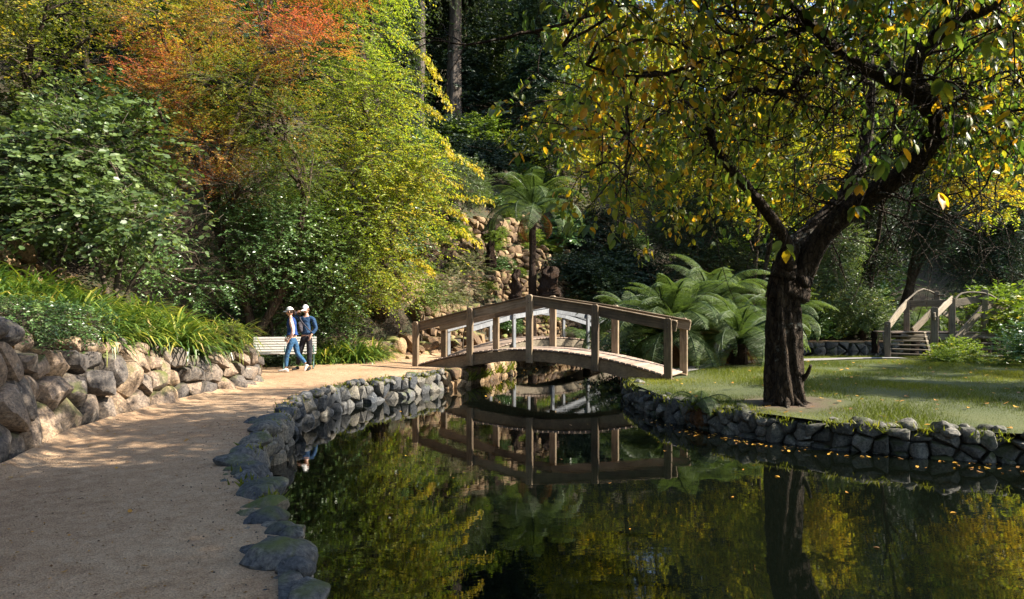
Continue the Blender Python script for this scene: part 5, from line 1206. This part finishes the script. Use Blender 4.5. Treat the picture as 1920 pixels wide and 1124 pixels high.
# side branches and hanging twigs
r_ = np.random.default_rng(900); BR = []; hang_pts = []
def walk(p, d, L, r0, depth=0):
    n = 9; pts = [p]; q = p.copy(); dd = unit(d)
    for i in range(n):
        dd = unit(dd + r_.normal(size=3) * .20 + np.array([0, 0, -.05 - .05 * depth])); q = q + dd * L / n; pts.append(q.copy())
    pts = np.array(pts); BR.append(tube_vf(pts, np.linspace(r0, r0 * .3, n + 1), 5))
    if depth < 2:
        for k in range(3 if depth == 0 else 3):
            i = r_.integers(3, n + 1); walk(pts[i], unit(dd * .6 + r_.normal(size=3) * .7 + np.array([0, 0, .12])), L * r_.uniform(.45, .75), r0 * .45, depth + 1)
    if depth >= 1:
        for i in range(3, n + 1, 1): hang_pts.append((pts[i], unit(pts[i] - pts[i - 1])))
for s, lo in ((A1, 24), (A2, 22), (A3, 20), (A4, 8), (A5, 6), (A6, 6), (A7, 5), (A8, 6), (A9, 5), (A10, 5)):
    k = max(6, int(len(s) * .30))
    for i in np.linspace(lo, len(s) - 1, k).astype(int):
        for _ in range(2): walk(s[i, :3], unit(r_.normal(size=3) * np.array([1, 1, .5]) + np.array([0, 0, .10])), r_.uniform(1.0, 2.3), .022)
SHADE_CROWN = [(2.6, 5.6, 7.0, 2.4, 2.2, .9), (4.8, 6.6, 7.4, 2.6, 2.2, 1.0), (.6, 5.0, 6.6, 1.8, 1.8, .8), (2.8, 3.2, 6.4, 2.0, 1.6, .8), (5.2, 3.6, 6.6, 2.4, 1.8, .9), (7.2, 4.8, 7.6, 2.2, 1.8, .9)]  # unseen crown masses, added above the view to shade the foreground path
for i, u_ in enumerate(SHADE_CROWN):
    src = (A9, A9, A7, A9, A9, A9)[i]; j = int(np.argmin(np.linalg.norm(src[:, :3] - np.array(u_[:3]), axis=1))); BR.append(limb(src[j, :3], u_[:3], .06, .02, 950 + i, 9, .1, .1, 6))
    for q in range(5): BR.append(limb(u_[:3], np.array(u_[:3]) + unit(r_.normal(size=3)) * np.array(u_[3:]) * .8, .02, .006, 960 + i * 5 + q, 6, .05, .2, 4))
V, Fs = merge_vf(BR); piece('branches', V, Fs, M['bark'], ch, smooth=True, kind='stuff')
hp = np.array([h[0] for h in hang_pts]); hd = np.array([h[1] for h in hang_pts])
sel = r_.random(len(hp)) < .42; hp, hd = hp[sel], hd[sel]; n1 = len(hp); per = 5
pos = np.repeat(hp, per, 0) + r_.normal(size=(n1 * per, 3)) * np.array([.075, .075, .05])
# keep the view under the crown open
pxx = 960 + F * pos[:, 0] / np.maximum(pos[:, 1], .5); pyy = 587 - F * (pos[:, 2] - CAM_Z) / np.maximum(pos[:, 1], .5)
lim = np.interp(pxx, [900, 960, 1050, 1150, 1300, 1450, 1560, 1650, 1920], [150, 300, 420, 470, 440, 400, 330, 300, 330])
ok = (pyy < lim + r_.normal(size=len(pos)) * 25) & (pxx > 930 + r_.normal(size=len(pos)) * 25) | (pos[:, 1] < .8) | (pyy < -60)
ok &= pos[:, 1] > 2.5
pos = pos[ok]; n2 = len(pos)
xd = np.repeat(hd, per, 0)[ok] * .5 + r_.normal(size=(n2, 3)) * .6 + np.array([0, 0, -.75]); nr = r_.normal(size=(n2, 3)) * .8 + np.array([0, -.3, .5])
# the limbs stand clear in a thinner middle of the crown
thin = np.exp(-(((1560 - (960 + F * pos[:, 0] / pos[:, 1])) / 300) ** 2 + ((230 - (587 - F * (pos[:, 2] - CAM_Z) / pos[:, 1])) / 180) ** 2))
k = (r_.random(n2) > thin * .90) & (r_.random(n2) > .34); 
for s_ in (A1[20:], A2[16:62], A3[12:], A4):            # bare wood near the thick limbs
    for q in s_[::2]: k &= (np.linalg.norm(pos - q[:3], axis=1) > .18 + 2.2 * q[3]) & ~((np.hypot(pos[:, 0] - q[0] * pos[:, 1] / q[1], pos[:, 2] - CAM_Z - (q[2] - CAM_Z) * pos[:, 1] / q[1]) < .10) & (np.abs(pos[:, 1] - q[1]) < 1.6) & (pos[:, 1] < q[1]))
pos, xd, nr = pos[k], xd[k], nr[k]; n2 = len(pos)
sz = r_.uniform(.085, .16, n2); tt = np.clip(.44 + .12 * sstep(-pos[:, 0] / pos[:, 1], -.45, -.15) + .18 * vn(pos * .9, 4) + r_.normal(size=n2) * .17, 0, 1); tt = np.where(r_.random(n2) < .13, r_.uniform(.8, 1, n2), tt)  # brighter left side of the crown is put into the leaf tint
# the nearest leaves one by one, the rest as one mass
Fd = np.linalg.norm(pos - np.array([0, 0, CAM_Z]), axis=1); pxx = 960 + F * pos[:, 0] / pos[:, 1]; pyy = 587 - F * (pos[:, 2] - CAM_Z) / pos[:, 1]
vis = (pxx > 940) & (pxx < 1925) & (pyy > -5); score = np.where(vis, sz / Fd, 0); near = np.argsort(-score)[:220]; rest = np.ones(n2, bool); rest[near] = False
V, Fs, k = scatter('ovate', pos[rest], xd[rest], nr[rest], sz[rest]); piece('foliage', V, Fs, M['cherry'], ch, tint=np.repeat(tt[rest], k), kind='stuff')
V, Fs, tv, V2, F2 = foliage(SHADE_CROWN, n_tw=6000, per=9, L=.8, leaf=.17, tpl='rhomb', seed=970, droop=.3, hang=.5, thr=-.45, shell=(.2, 1.0)); piece('foliage', V, Fs, M['cherry'], ch, tint=tv, kind='stuff'); piece('twigs', V2, F2, M['twig'], ch, kind='stuff')
LM = []
for i in range(10):
    tv, tf = TPL['ovate']; tv2 = tv.copy(); tv2[:, 2] += .10 * np.sin(tv[:, 0] * 3 + i) * (1 if i % 2 else -1) * .6 - .12 * tv[:, 0] ** 2
    LM.append(make_mesh('leaf', tv2, tf, np.full(len(tv), (.2, .35, .45, .5, .6, .68, .8, .88, .94, 1.0)[i]) + .06 * (tv[:, 0] - .5), True, (M['cherry'],)))
def leaf_obj(p, xd_, nr_, s, t, parent, nm='leaf', pal=None):
    pal = pal or LM
    i = int(np.clip(round(t * 9), 0, 9)); o = bpy.data.objects.new(nm, pal[i]); COL.objects.link(o); x_ = unit(np.array(xd_)); y_ = unit(np.cross(nr_, x_)); z_ = np.cross(x_, y_)
    q = np.array(p) - ORG.get(parent, np.zeros(3)); o.parent = parent
    o.matrix_basis = Matrix(((x_[0] * s, y_[0] * s, z_[0] * s, q[0]), (x_[1] * s, y_[1] * s, z_[1] * s, q[1]), (x_[2] * s, y_[2] * s, z_[2] * s, q[2]), (0, 0, 0, 1))); return o
for i in near: leaf_obj(pos[i], xd[i], nr[i], sz[i], tt[i], ch)
# large hanging clusters close to the lens side of the crown
random.seed(12); ctw = []
for (px, py, Y, n, topx, topy) in ((1470, 490, 7.2, 5, 1490, 300), (1548, 385, 6.8, 5, 1560, 160), (1612, 372, 6.8, 6, 1640, 150), (1605, 425, 7.0, 7, 1625, 330), (1655, 335, 6.2, 5, 1700, 60), (1690, 322, 6.3, 4, 1720, 80), (1770, 185, 6.0, 6, 1800, -30), (1780, 85, 5.6, 6, 1830, -80), (1700, 40, 5.8, 6, 1740, -90), (1600, 30, 6.4, 6, 1620, -80), (1440, 40, 6.6, 5, 1450, -70), (1860, 110, 5.8, 5, 1880, -70), (1105, 455, 8.0, 5, 1130, 250), (1150, 475, 8.0, 3, 1160, 300), (1135, 40, 6.5, 6, 1150, -90), (1240, 90, 7, 5, 1250, -60), (1540, 130, 6.5, 4, 1560, -40), (1760, 395, 7.0, 4, 1790, 200), (1320, 60, 7, 5, 1330, -60), (1890, 250, 6.6, 4, 1900, 60), (1040, 110, 7.4, 5, 1060, -50), (1075, 200, 7.6, 4, 1080, 60), (970, 320, 9, 4, 1030, 200), (930, 230, 9, 3, 1000, 150)):
    a = P(topx, topy, Y + .5); c = P(px, py - 25, Y); ctw.append(tube_vf(spline([a, (a + c) / 2 + np.array([.06, .03, .04]), c], 9), np.linspace(.009, .003, 9), 5))
    for k in range(n):
        an = 6.28 * k / n + random.uniform(-.3, .3); d = np.array([math.cos(an), math.sin(an) * .8, -1.0 + random.uniform(-.3, .5)]); q = c + np.array([random.uniform(-.03, .03), random.uniform(-.03, .03), random.uniform(-.02, .10)])
        leaf_obj(q, d, np.array([math.cos(an), math.sin(an), .9]) + np.random.default_rng(k).normal(size=3) * .2, random.uniform(.13, .19), random.choice((.1, .2, .3, .35, .4, .5, .55, .9, .95)), ch)
V, Fs = merge_vf(ctw); piece('twigs', V, Fs, M['bark'], ch, kind='stuff')

# ------------------------------------------------------------------ trees beyond the pond and the forest
def bgtree(name, label, px, Y, top, half, leafm, seed, group=None, n_tw=1100, leaf=.16, per=12, L=1.0, tpl='rhomb', droop=.25, bark='dbark', bottom=None, r0=.16, thr=-.45, jitter=.6, tint=None, xb=None, base=None):
    x = (px - 960) / F * Y if base is None else base[0]; Yb = Y if base is None else base[1]
    b0 = (x, Yb, gh(x, Yb)) if not inside(POND, np.array([x]), np.array([Yb]))[0] else (x, Yb, -.3)
    zt_ = CAM_Z - (top - 587) / F * Y; zb_ = CAM_Z - ((bottom if bottom is not None else 500) - 587) / F * Y; w = half / F * Y; h = zt_ - zb_; xc = (px - 960) / F * Y
    rr = np.random.default_rng(seed); bl = []
    for k in range(9):
        f = (k + .5) / 9; ww = w * math.sin(min(1, .25 + f * .95) * math.pi) ** .5; a = rr.uniform(0, 6.28)
        bl.append((xc + math.cos(a) * ww * .5, Y + math.sin(a) * ww * .4, zb_ + h * (.12 + .78 * f), w * rr.uniform(.38, .55), w * rr.uniform(.35, .5), h * rr.uniform(.10, .17)))
    return tree(name, label, 'tree', b0, [([b0, ((x + xc) / 2 + .2, (Y + Yb) / 2, (b0[2] + zt_) / 2), (xc, Y, zt_ - h * .15)], r0, r0 * .3)], bl, dict(n_tw=n_tw, per=per, L=L, leaf=leaf, tpl=tpl, seed=seed, droop=droop, thr=thr, jitter=jitter, tint=tint), leafm, bark, group)
T1 = bgtree('yellow_green_tree', 'bright lime green tree behind the left half of the gnarled crown', 1180, 44, 10, 210, 'backlit', 401, bottom=440, n_tw=3000, leaf=.17, L=1.2, base=(7.0, 44.5), tint=lambda p: .55 + .25 * vn(p * .5, 2))
T2 = bgtree('yellow_green_tree', 'sunlit yellow green tree behind the centre of the gnarled tree crown', 1440, 41, -10, 200, 'backlit', 402, bottom=450, n_tw=3000, leaf=.17, L=1.1, base=(15, 43), tint=lambda p: .6 + .25 * vn(p * .5, 2))
T2b = bgtree('yellow_green_tree', 'pale yellow green tree glowing behind the curved left limb of the gnarled tree', 1500, 35, 90, 130, 'backlit', 412, bottom=430, n_tw=2000, leaf=.14, L=.9, base=(13.5, 38.6), tint=lambda p: .62 + .25 * vn(p * .6, 2))
T3 = bgtree('golden_tree', 'glowing yellow tree at the right edge behind the stepped bridge', 1870, 30, 60, 150, 'lemon', 403, bottom=420, n_tw=2000, leaf=.13, L=.8, base=(25, 26.2), tint=lambda p: .72 + .2 * vn(p * .6, 2))
T4 = bgtree('orange_maple', 'orange leaved tree in the top right corner', 1860, 34, -40, 110, 'gold', 404, bottom=120, n_tw=900, leaf=.15, base=(27, 33), tint=lambda p: .75 + .2 * vn(p * .6, 2))
T5 = bgtree('yellow_green_tree', 'yellow green tree between the two upper limbs of the gnarled tree', 1690, 37, 60, 130, 'backlit', 405, bottom=330, n_tw=1500, leaf=.15, base=(21, 41), tint=lambda p: .5 + .3 * vn(p * .5, 2))
T6 = bgtree('light_green_shrub', 'tall light green fine-leaved shrub right of the gnarled trunk', 1580, 33.5, 420, 80, 'sage', 406, bottom=625, n_tw=1700, leaf=.10, L=.6, base=(16.3, 38.6), r0=.06)
T7 = bgtree('conifer', 'dark blue green conifer with layered branches around a tall straight trunk', 1770, 35.5, 150, 95, 'conifer', 407, bottom=500, n_tw=1700, leaf=.20, L=1.3, tpl='narrow', per=16, droop=.5, base=(22.3, 39.4), r0=.30, thr=-.2)
T8 = bgtree('conifer', 'dark conifer at the right edge above the stepped bridge', 1900, 37, 330, 110, 'conifer', 408, bottom=560, n_tw=1500, leaf=.20, L=1.2, tpl='narrow', per=16, droop=.5, base=(28, 39), r0=.2, thr=-.2)
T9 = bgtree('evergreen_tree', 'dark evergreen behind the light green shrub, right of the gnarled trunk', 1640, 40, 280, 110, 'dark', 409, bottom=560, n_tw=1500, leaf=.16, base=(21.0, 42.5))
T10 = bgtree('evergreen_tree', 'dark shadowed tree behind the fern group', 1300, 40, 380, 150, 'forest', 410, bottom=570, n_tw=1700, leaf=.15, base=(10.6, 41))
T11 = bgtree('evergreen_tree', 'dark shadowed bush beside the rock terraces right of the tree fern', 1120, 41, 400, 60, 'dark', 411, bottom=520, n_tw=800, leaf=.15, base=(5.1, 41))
T12 = bgtree('lawn_shade_tree', 'unseen tree added beyond the right edge to dapple the lawn with shade', 2640, 13.5, -70, 330, 'forest', 420, bottom=150, n_tw=1700, leaf=.15, base=(19.5, 13.5), thr=-.1)  # out of view, added for its dappled shade on the lawn
# gum trees in the dark gap
def gum(label, px, Y, r0, lean, seed):
    x = (px - 960) / F * Y; b0 = np.array(hz(x, Y)); h = 24
    root = thing('gum_tree', label, 'tree', b0)
    pts = spline([b0 + np.array([0, 0, -.5]), b0 + np.array([lean * .3, 0, h * .35]), b0 + np.array([lean, 0, h])], 24); V, Fs = tube_vf(pts, np.linspace(r0, r0 * .5, 24), 14, .06, 1.2, True, seed, .2); piece('trunk', V, Fs, M['gum'], root, smooth=True)
    bl = [(b0[0] + random.uniform(-3, 3), Y + random.uniform(-2, 2), b0[2] + h * f, 2.4, 2.2, 1.8) for f in (.55, .62, .7, .8, .9, 1.0, 1.05)]
    V, Fs, tv, V2, F2 = foliage(bl, n_tw=900, per=12, L=1.6, leaf=.26, tpl='narrow', seed=seed, droop=.9, hang=.8, thr=-.3); piece('foliage', V, Fs, M['euc'], root, tint=tv, kind='stuff'); piece('twigs', V2, F2, M['twig'], root, kind='stuff')
    V, Fs = merge_vf([limb(pts[12 + i], bl[i][:3], .16, .05, seed + i) for i in range(7)]); piece('branches', V, Fs, M['gum'], root, smooth=True)
    return root
random.seed(61)
gum('tall gum tree with narrow pale striped trunk, left in the dark gap', 787, 46, .36, .2, 601)
gum('tall gum tree with thick pale streaked trunk, right in the dark gap', 848, 52, .62, .6, 602)
gum('slim gum tree behind the yellow tree at the top, left of the dark gap', 702, 44, .30, -.3, 603)
# forest on the slope: prototypes, then copies
def proto(name, lab, leafm, seed, h, w, n_tw, leaf, tpl, L, droop, per=12, bark='dbark', group='trees of the forest slope'):
    root = thing(name, lab, 'tree', (0, 0, 0), group); rr = np.random.default_rng(seed)
    V, Fs = tube_vf(spline([(0, 0, -.8), (.2, 0, h * .4), (-.1, .1, h * .92)], 12), np.linspace(.26, .07, 12), 8, .03, 2, True, seed, .15); piece('trunk', V, Fs, M[bark], root, smooth=True)
    bl = [(rr.uniform(-.5, .5) * w, rr.uniform(-.5, .5) * w, h * f, w * .6, w * .6, h * .12) for f in np.linspace(.16, .93, 11)]
    V, Fs, tv, V2, F2 = foliage(bl, n_tw=n_tw, per=per, L=L, leaf=leaf, tpl=tpl, seed=seed, droop=droop, thr=-.3, nf=.6); piece('foliage', V, Fs, M[leafm], root, tint=tv, kind='stuff')
    return root
FG = 'trees of the forest slope'
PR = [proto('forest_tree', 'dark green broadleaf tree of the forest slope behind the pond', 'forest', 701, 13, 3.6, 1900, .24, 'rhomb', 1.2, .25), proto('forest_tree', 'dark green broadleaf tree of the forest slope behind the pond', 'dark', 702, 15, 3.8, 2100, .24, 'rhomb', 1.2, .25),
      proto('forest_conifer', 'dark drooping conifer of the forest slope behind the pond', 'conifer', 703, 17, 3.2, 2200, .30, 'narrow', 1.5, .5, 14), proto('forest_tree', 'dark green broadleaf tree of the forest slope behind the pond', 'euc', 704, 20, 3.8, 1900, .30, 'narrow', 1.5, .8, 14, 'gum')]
random.seed(5); fp = []; used = set()
for row, (Y0, n) in enumerate(((40, 9), (47, 12), (55, 14), (64, 15), (74, 16), (86, 16))):
    for k in range(n):
        px = -120 + 2160 * (k + random.uniform(.2, .8)) / n; Y = Y0 + random.uniform(-3, 3); x = (px - 960) / F * Y
        if row == 0 and px < 1260 and px > 620: continue
        if Y < 52 and 700 < px < 1200: continue
        if Y < 53 and px > 1200: continue
        fp.append((x, Y))
for (x, Y) in ((-24, 26), (-22, 32), (-18, 30), (-27, 36), (-14, 34), (44, 52), (50, 44), (26, 50), (36, 50)): fp.append((x, Y))
for (x, Y) in ((.5, 57), (3.0, 63), (-1.5, 68), (2.2, 54), (-4, 60)): fp.append((x, Y))
# beyond the right edge and behind the camera, where the garden goes on
for (x, Y) in ((30, 16), (20, -3), (32, 2), (10, -8), (2, -12), (-9, -9), (-12, 0)): fp.append((x, Y))
for i, (x, Y) in enumerate(fp):
    k = random.choice((0, 1, 1, 2, 2, 3)) if i > 3 else i
    c = PR[k] if k not in used else copy_tree(PR[k]); used.add(k)
    q = 960 + F * x / max(Y, 1); c['label'] = ('dark drooping conifer' if 'conifer' in c.name else 'dark broadleaf tree') + (' far up the slope' if Y > 60 else ' on the lower slope') + (' behind the left trees' if q < 650 else ' in the dark gap left of centre' if q < 950 else ' behind the fern group' if q < 1400 else ' behind the stepped bridge')
    c.location = (x, Y, gh(x, Y) - .2); c.rotation_euler = (0, 0, random.uniform(0, 6.28)); s = random.uniform(.85, 1.25); c.scale = (s, s, s * random.uniform(.9, 1.2))
# undergrowth on the slope
UB = []
for k in range(4):
    V, Fs, tv, _, _ = foliage([(0, 0, .5, 1.1, 1.1, .8), (.6, .3, .4, .8, .8, .6), (-.6, -.2, .4, .8, .7, .6)], n_tw=420, per=11, L=.55, leaf=.12, tpl='rhomb', seed=800 + k, droop=.2, tw=False, lo=-.2)
    UB.append(make_mesh('bush', V, Fs, tv, False, (M[('forest', 'camellia', 'dark', 'lime')[k]],)))
random.seed(15)
for k in range(130):
    Y = random.uniform(24, 60); x = random.uniform(-.78, .8) * Y
    d, _ = dist_line(TOE, np.array([x]), np.array([Y]))
    if not inside(HILL, np.array([x]), np.array([Y]))[0] or d[0] < .8: continue
    if -6.5 < x < 1.2 and Y < 37.5: continue
    o = bpy.data.objects.new('undergrowth_bush', UB[k % 4 if k % 5 else 2]); COL.objects.link(o); o.location = (x, Y, gh(x, Y)); o.rotation_euler = (0, 0, random.uniform(0, 6.28)); s = random.uniform(1.0, 2.2); o.scale = (s, s, s)
    tag(o, 'low leafy undergrowth bush ' + ('high on' if Y > 45 else 'low on') + ' the forest slope' + (' behind the left trees' if x / Y < -.25 else ' above the rock terraces' if x / Y < .12 else ' behind the ferns and stepped bridge'), 'shrub', 'undergrowth bushes on the slope')
for (px, Y, s, lab, i, z) in ((1795, 21.8, .62, 'small light green bush growing in front of the stepped bridge', 3, .42), (1775, 21.0, .42, 'low bush at the foot of the stepped bridge post', 3, .42), (1900, 20.0, .75, 'glossy dark bush at the right edge of the lawn', 1, .42), (1890, 25.6, 1.5, 'leafy green bush at the right end of the stepped bridge', 3, 1.0), (1930, 22.5, 1.1, 'dark bush cut by the right edge beside the steps', 1, .4), (1070, 36.5, 1.2, 'dark bush right of the tree fern above the shaded stones', 2, 3.6), (1120, 36.0, 1.4, 'dark bush over the shaded stones left of the fern group', 0, 2.4), (1150, 38.5, 1.8, 'large dark bush high above the shaded stones', 2, 3.2), (1080, 39.5, 1.6, 'dark bush at the top of the shaded bank right of the tree fern', 1, 5.6), (1210, 22.8, .8, 'dark low bush under the ferns behind the bridge railing', 1, .1), (1165, 24.5, .8, 'dark green ground shrub seen through the right part of the railing', 2, .1), (930, 545, 0, '', 0, 0)):
    if not lab: continue
    x = (px - 960) / F * Y; o = bpy.data.objects.new('bush', UB[i]); COL.objects.link(o); o.location = (x, Y, z); o.scale = (s,) * 3; o.rotation_euler = (0, 0, px); tag(o, lab, 'shrub')
random.seed(18)
for k in range(26):
    Y = random.uniform(15.5, 22); x = random.uniform(-11.5, -8.4) if Y < 20.8 else random.uniform(-9, -6); s = random.uniform(.35, .7)
    o = bpy.data.objects.new('bank_bush', UB[(1, 0, 2)[k % 3]]); COL.objects.link(o); o.location = (x, Y, gh(x, Y) - .05); o.scale = (s,) * 3; o.rotation_euler = (0, 0, k); tag(o, 'low dark green bush on the shaded bank behind the bench and strap leaves', 'shrub', 'low bushes on the bank behind the bench')
random.seed(17)
for k in range(22):
    Y = random.uniform(38.8, 45); x = random.uniform(.40, .78) * Y
    if inside(POND, np.array([x]), np.array([Y]))[0] or gh(x, Y) < .3 or (12.5 < x < 25 and Y < 41): continue
    o = bpy.data.objects.new('channel_bush', UB[k % 4]); COL.objects.link(o); o.location = (x, Y, gh(x, Y)); o.rotation_euler = (0, 0, k); s = random.uniform(.8, 1.6); o.scale = (s, s, s); tag(o, 'leafy bush beyond the channel behind the stepped bridge', 'shrub', 'bushes beyond the channel')
random.seed(19)
for k in range(105):
    x = random.uniform(-5.5, 6.5); Y = random.uniform(28.5, 39.5)
    d, _ = dist_line(TOE, np.array([x]), np.array([Y]))
    if not inside(HILL, np.array([x]), np.array([Y]))[0]: continue
    s = random.uniform(.22, .55); o = bpy.data.objects.new('terrace_plant', UB[random.choice((3, 3, 1))]); COL.objects.link(o); o.location = (x, Y, gh(x, Y) + random.uniform(.0, .5)); o.scale = (s,) * 3; o.rotation_euler = (0, 0, k); tag(o, 'small green plant tucked between stones of the rock terraces', 'plant', 'small plants on the terraces')

# ------------------------------------------------------------------ grass, moss tufts, fallen leaves
def sample_in(poly, n, r_, x0, x1, y0, y1):
    X = r_.uniform(x0, x1, n * 3); Y = r_.uniform(y0, y1, n * 3); k = inside(poly, X, Y) & (np.abs(X) < Y * .80 + 1); return X[k][:n], Y[k][:n]
r_ = np.random.default_rng(77)
X, Y = sample_in(LAWN, 230000, r_, 2.5, 19, 8.6, 26.5)
bare = 1.6 * (np.hypot(X - 5.0, Y - 12.2) < .75 + .25 * vn(np.stack([X, Y, X * 0], -1) * 2.5, 6))
k = (bare < 1.1) & ~(inside(FP, X, Y)); X, Y = X[k], Y[k]; n = len(X)
pos = np.stack([X, Y, lawn_h(X, Y) - .004], -1); d = r_.normal(size=(n, 3)) * .45; d[:, 2] = 1
V, Fs, kk = scatter('blade', pos, d, r_.normal(size=(n, 3)), r_.uniform(.03, .08, n) * np.clip(1 + .55 * vn(pos * 1.6, 2), .4, 2))
piece('grass', V, Fs, M['grass'], lawn, tint=np.repeat(np.clip(.42 + .32 * vn(pos * .8, 1) + r_.normal(size=n) * .15, 0, 1), kk), kind='stuff')
# longer tufts on the edgings
VV = []; FF = []; TT = []; n0 = 0
for root, line, n, zc, hh in ((we, EL[3:], 150, .47, .12), (wb, [(-1.32, 19.6), (-.75, 21.3), (-.05, 23.2)], 90, .2, .3), (wr, RL[1:], 90, .38, .12)):
    ln = spline(line, 200); VV = []; FF = []; TT = []; n0 = 0
    for k in range(n):
        c = ln[r_.integers(0, 200)]; m_ = r_.integers(8, 22); ps = np.column_stack([c + r_.normal(size=(m_, 2)) * .06, np.full(m_, zc) + r_.uniform(-.10, .03, m_)]); dd = r_.normal(size=(m_, 3)) * .55; dd[:, 2] = abs(dd[:, 2]) + .4
        V, Fs, kk = scatter('narrow', ps, dd, r_.normal(size=(m_, 3)), hh * r_.uniform(.4, 1.2, m_)); VV.append(V); FF.append(Fs + n0); n0 += len(V); TT.append(np.full(len(V), r_.uniform(.3, .95)))
    piece('grass_tufts', np.vstack(VV), np.vstack(FF), M['grass'], root, tint=np.concatenate(TT), kind='stuff')
# fallen leaves: one object each where they show, tiny litter as stuff
LL = []
for i in range(10):
    tv, tf = TPL['ovate']; tv2 = tv.copy(); tv2[:, 2] = .10 * np.sin(tv[:, 0] * 4 + i) + .12 * np.abs(tv[:, 1]) * ((i % 3) - 0.6); LL.append(make_mesh('leaf', tv2, tf, np.full(len(tv), (.15, .35, .5, .6, .68, .74, .8, .86, .92, 1.0)[i]), True, (M['litter'],)))
random.seed(23)
def lay(parent, hfun, poly, n, s0, s1, x0, x1, y0, y1, tlo=0, bias=None):
    c = 0
    while c < n:
        x = random.uniform(x0, x1); y = random.uniform(y0, y1) if bias is None else y0 + (y1 - y0) * random.random() ** bias
        if abs(x) > y * .78 or not inside(poly, np.array([x]), np.array([y]))[0]: continue
        a = random.uniform(0, 6.28); z = float(hfun(np.array([x]), np.array([y]))[0])
        leaf_obj((x, y, z), (math.cos(a), math.sin(a), random.uniform(-.05, .15)), (random.uniform(-.2, .2), random.uniform(-.2, .2), 1), random.uniform(s0, s1), random.uniform(tlo, 1), parent, 'leaf', LL); c += 1
lay(lawn, lambda x, y: lawn_h(x, y) + .035, LAWN, 190, .06, .14, 2.8, 14, 9, 22, .0, 1.5)
PIN = [p for p in POND]
def near_bank(n):
    c = 0
    while c < n:
        if random.random() < .68: i = random.randrange(37, 44); f = random.random(); x = POND[i][0] * (1 - f) + POND[i + 1][0] * f - random.uniform(.05, .5); y = POND[i][1] * (1 - f) + POND[i + 1][1] * f - random.uniform(.05, .7)
        elif random.random() < .6: x = random.uniform(-1.5, 3.2); y = random.uniform(15.5, 26)
        else: x = random.uniform(-2.5, 8); y = random.uniform(5, 16)
        if abs(x) > y * .78: continue
        if not inside(POND, np.array([x]), np.array([y]))[0] or dist_line(POND, np.array([x]), np.array([y]), True)[0][0] < .1: continue
        a = random.uniform(0, 6.28); leaf_obj((x, y, .006), (math.cos(a), math.sin(a), 0), (0, 0, 1), random.uniform(.03, .09), random.random() ** 1.3, water, 'leaf', LL); c += 1
near_bank(190)
lay(path, lambda x, y: path_h(x, y) + .012, PATH, 60, .03, .07, -6, -1, 4.0, 20, 0, 1.3)
n = 12000; X, Y = sample_in(PATH, n, r_, -8, 0, 3.4, 26); dw, _ = dist_line(TOE, X, Y)
k = r_.random(len(X)) < np.clip(1.0 * np.exp(-dw / .55) + .16 + .25 * (vn(np.stack([X, Y, X * 0], -1) * 1.2, 7) > .5), 0, 1); X, Y = X[k], Y[k]; n = len(X)
pos = np.stack([X, Y, path_h(X, Y) + .006], -1); d = r_.normal(size=(n, 3)); d[:, 2] *= .15
V, Fs, kk = scatter('rhomb', pos, d, np.array([0, 0, 1.0]) + r_.normal(size=(n, 3)) * .3, r_.uniform(.012, .030, n)); piece('leaf_litter', V, Fs, M['litter'], path, tint=np.repeat(np.clip(r_.uniform(-.1, .7, n), 0, 1), kk), kind='stuff')
# pebbles washed to the path margin
n = 2600; X, Y = sample_in(PATH, n, r_, -6.5, -.8, 3.4, 16); dw, _ = dist_line(POND, X, Y, True); k = r_.random(len(X)) < np.exp(-dw / .35); X, Y = X[k], Y[k]; n = len(X)
oc = np.array([(1, 0, 0), (-1, 0, 0), (0, 1, 0), (0, -1, 0), (0, 0, .8), (0, 0, -.8)]); of = tri((0, 2, 4), (2, 1, 4), (1, 3, 4), (3, 0, 4), (2, 0, 5), (1, 2, 5), (3, 1, 5), (0, 3, 5)); s = r_.uniform(.003, .010, n)[:, None, None]
V = (np.stack([X, Y, path_h(X, Y) + .004], -1)[:, None] + oc[None] * s * r_.uniform(.7, 1.3, (n, 6, 1))).reshape(-1, 3); Fs = (of[None] + (np.arange(n) * 6)[:, None, None]).reshape(-1, 3); piece('pebbles', V, Fs, M['wallstone'], path, kind='stuff')
# leaf litter on the slope
n = 26000; X = r_.uniform(-16, 8, n); Y = r_.uniform(8, 42, n); k = inside(HILL, X, Y) & (np.abs(X) < Y * .8); X, Y = X[k], Y[k]; n = len(X)
pos = np.stack([X, Y, ground_h(X, Y) + .02], -1); d = r_.normal(size=(n, 3)); d[:, 2] *= .4
V, Fs, kk = scatter('rhomb', pos, d, np.array([0, 0, 1.0]) + r_.normal(size=(n, 3)) * .5, r_.uniform(.05, .13, n)); piece('leaf_litter', V, Fs, M['litter'], g, tint=np.repeat(r_.uniform(0, .6, n), kk), kind='stuff')
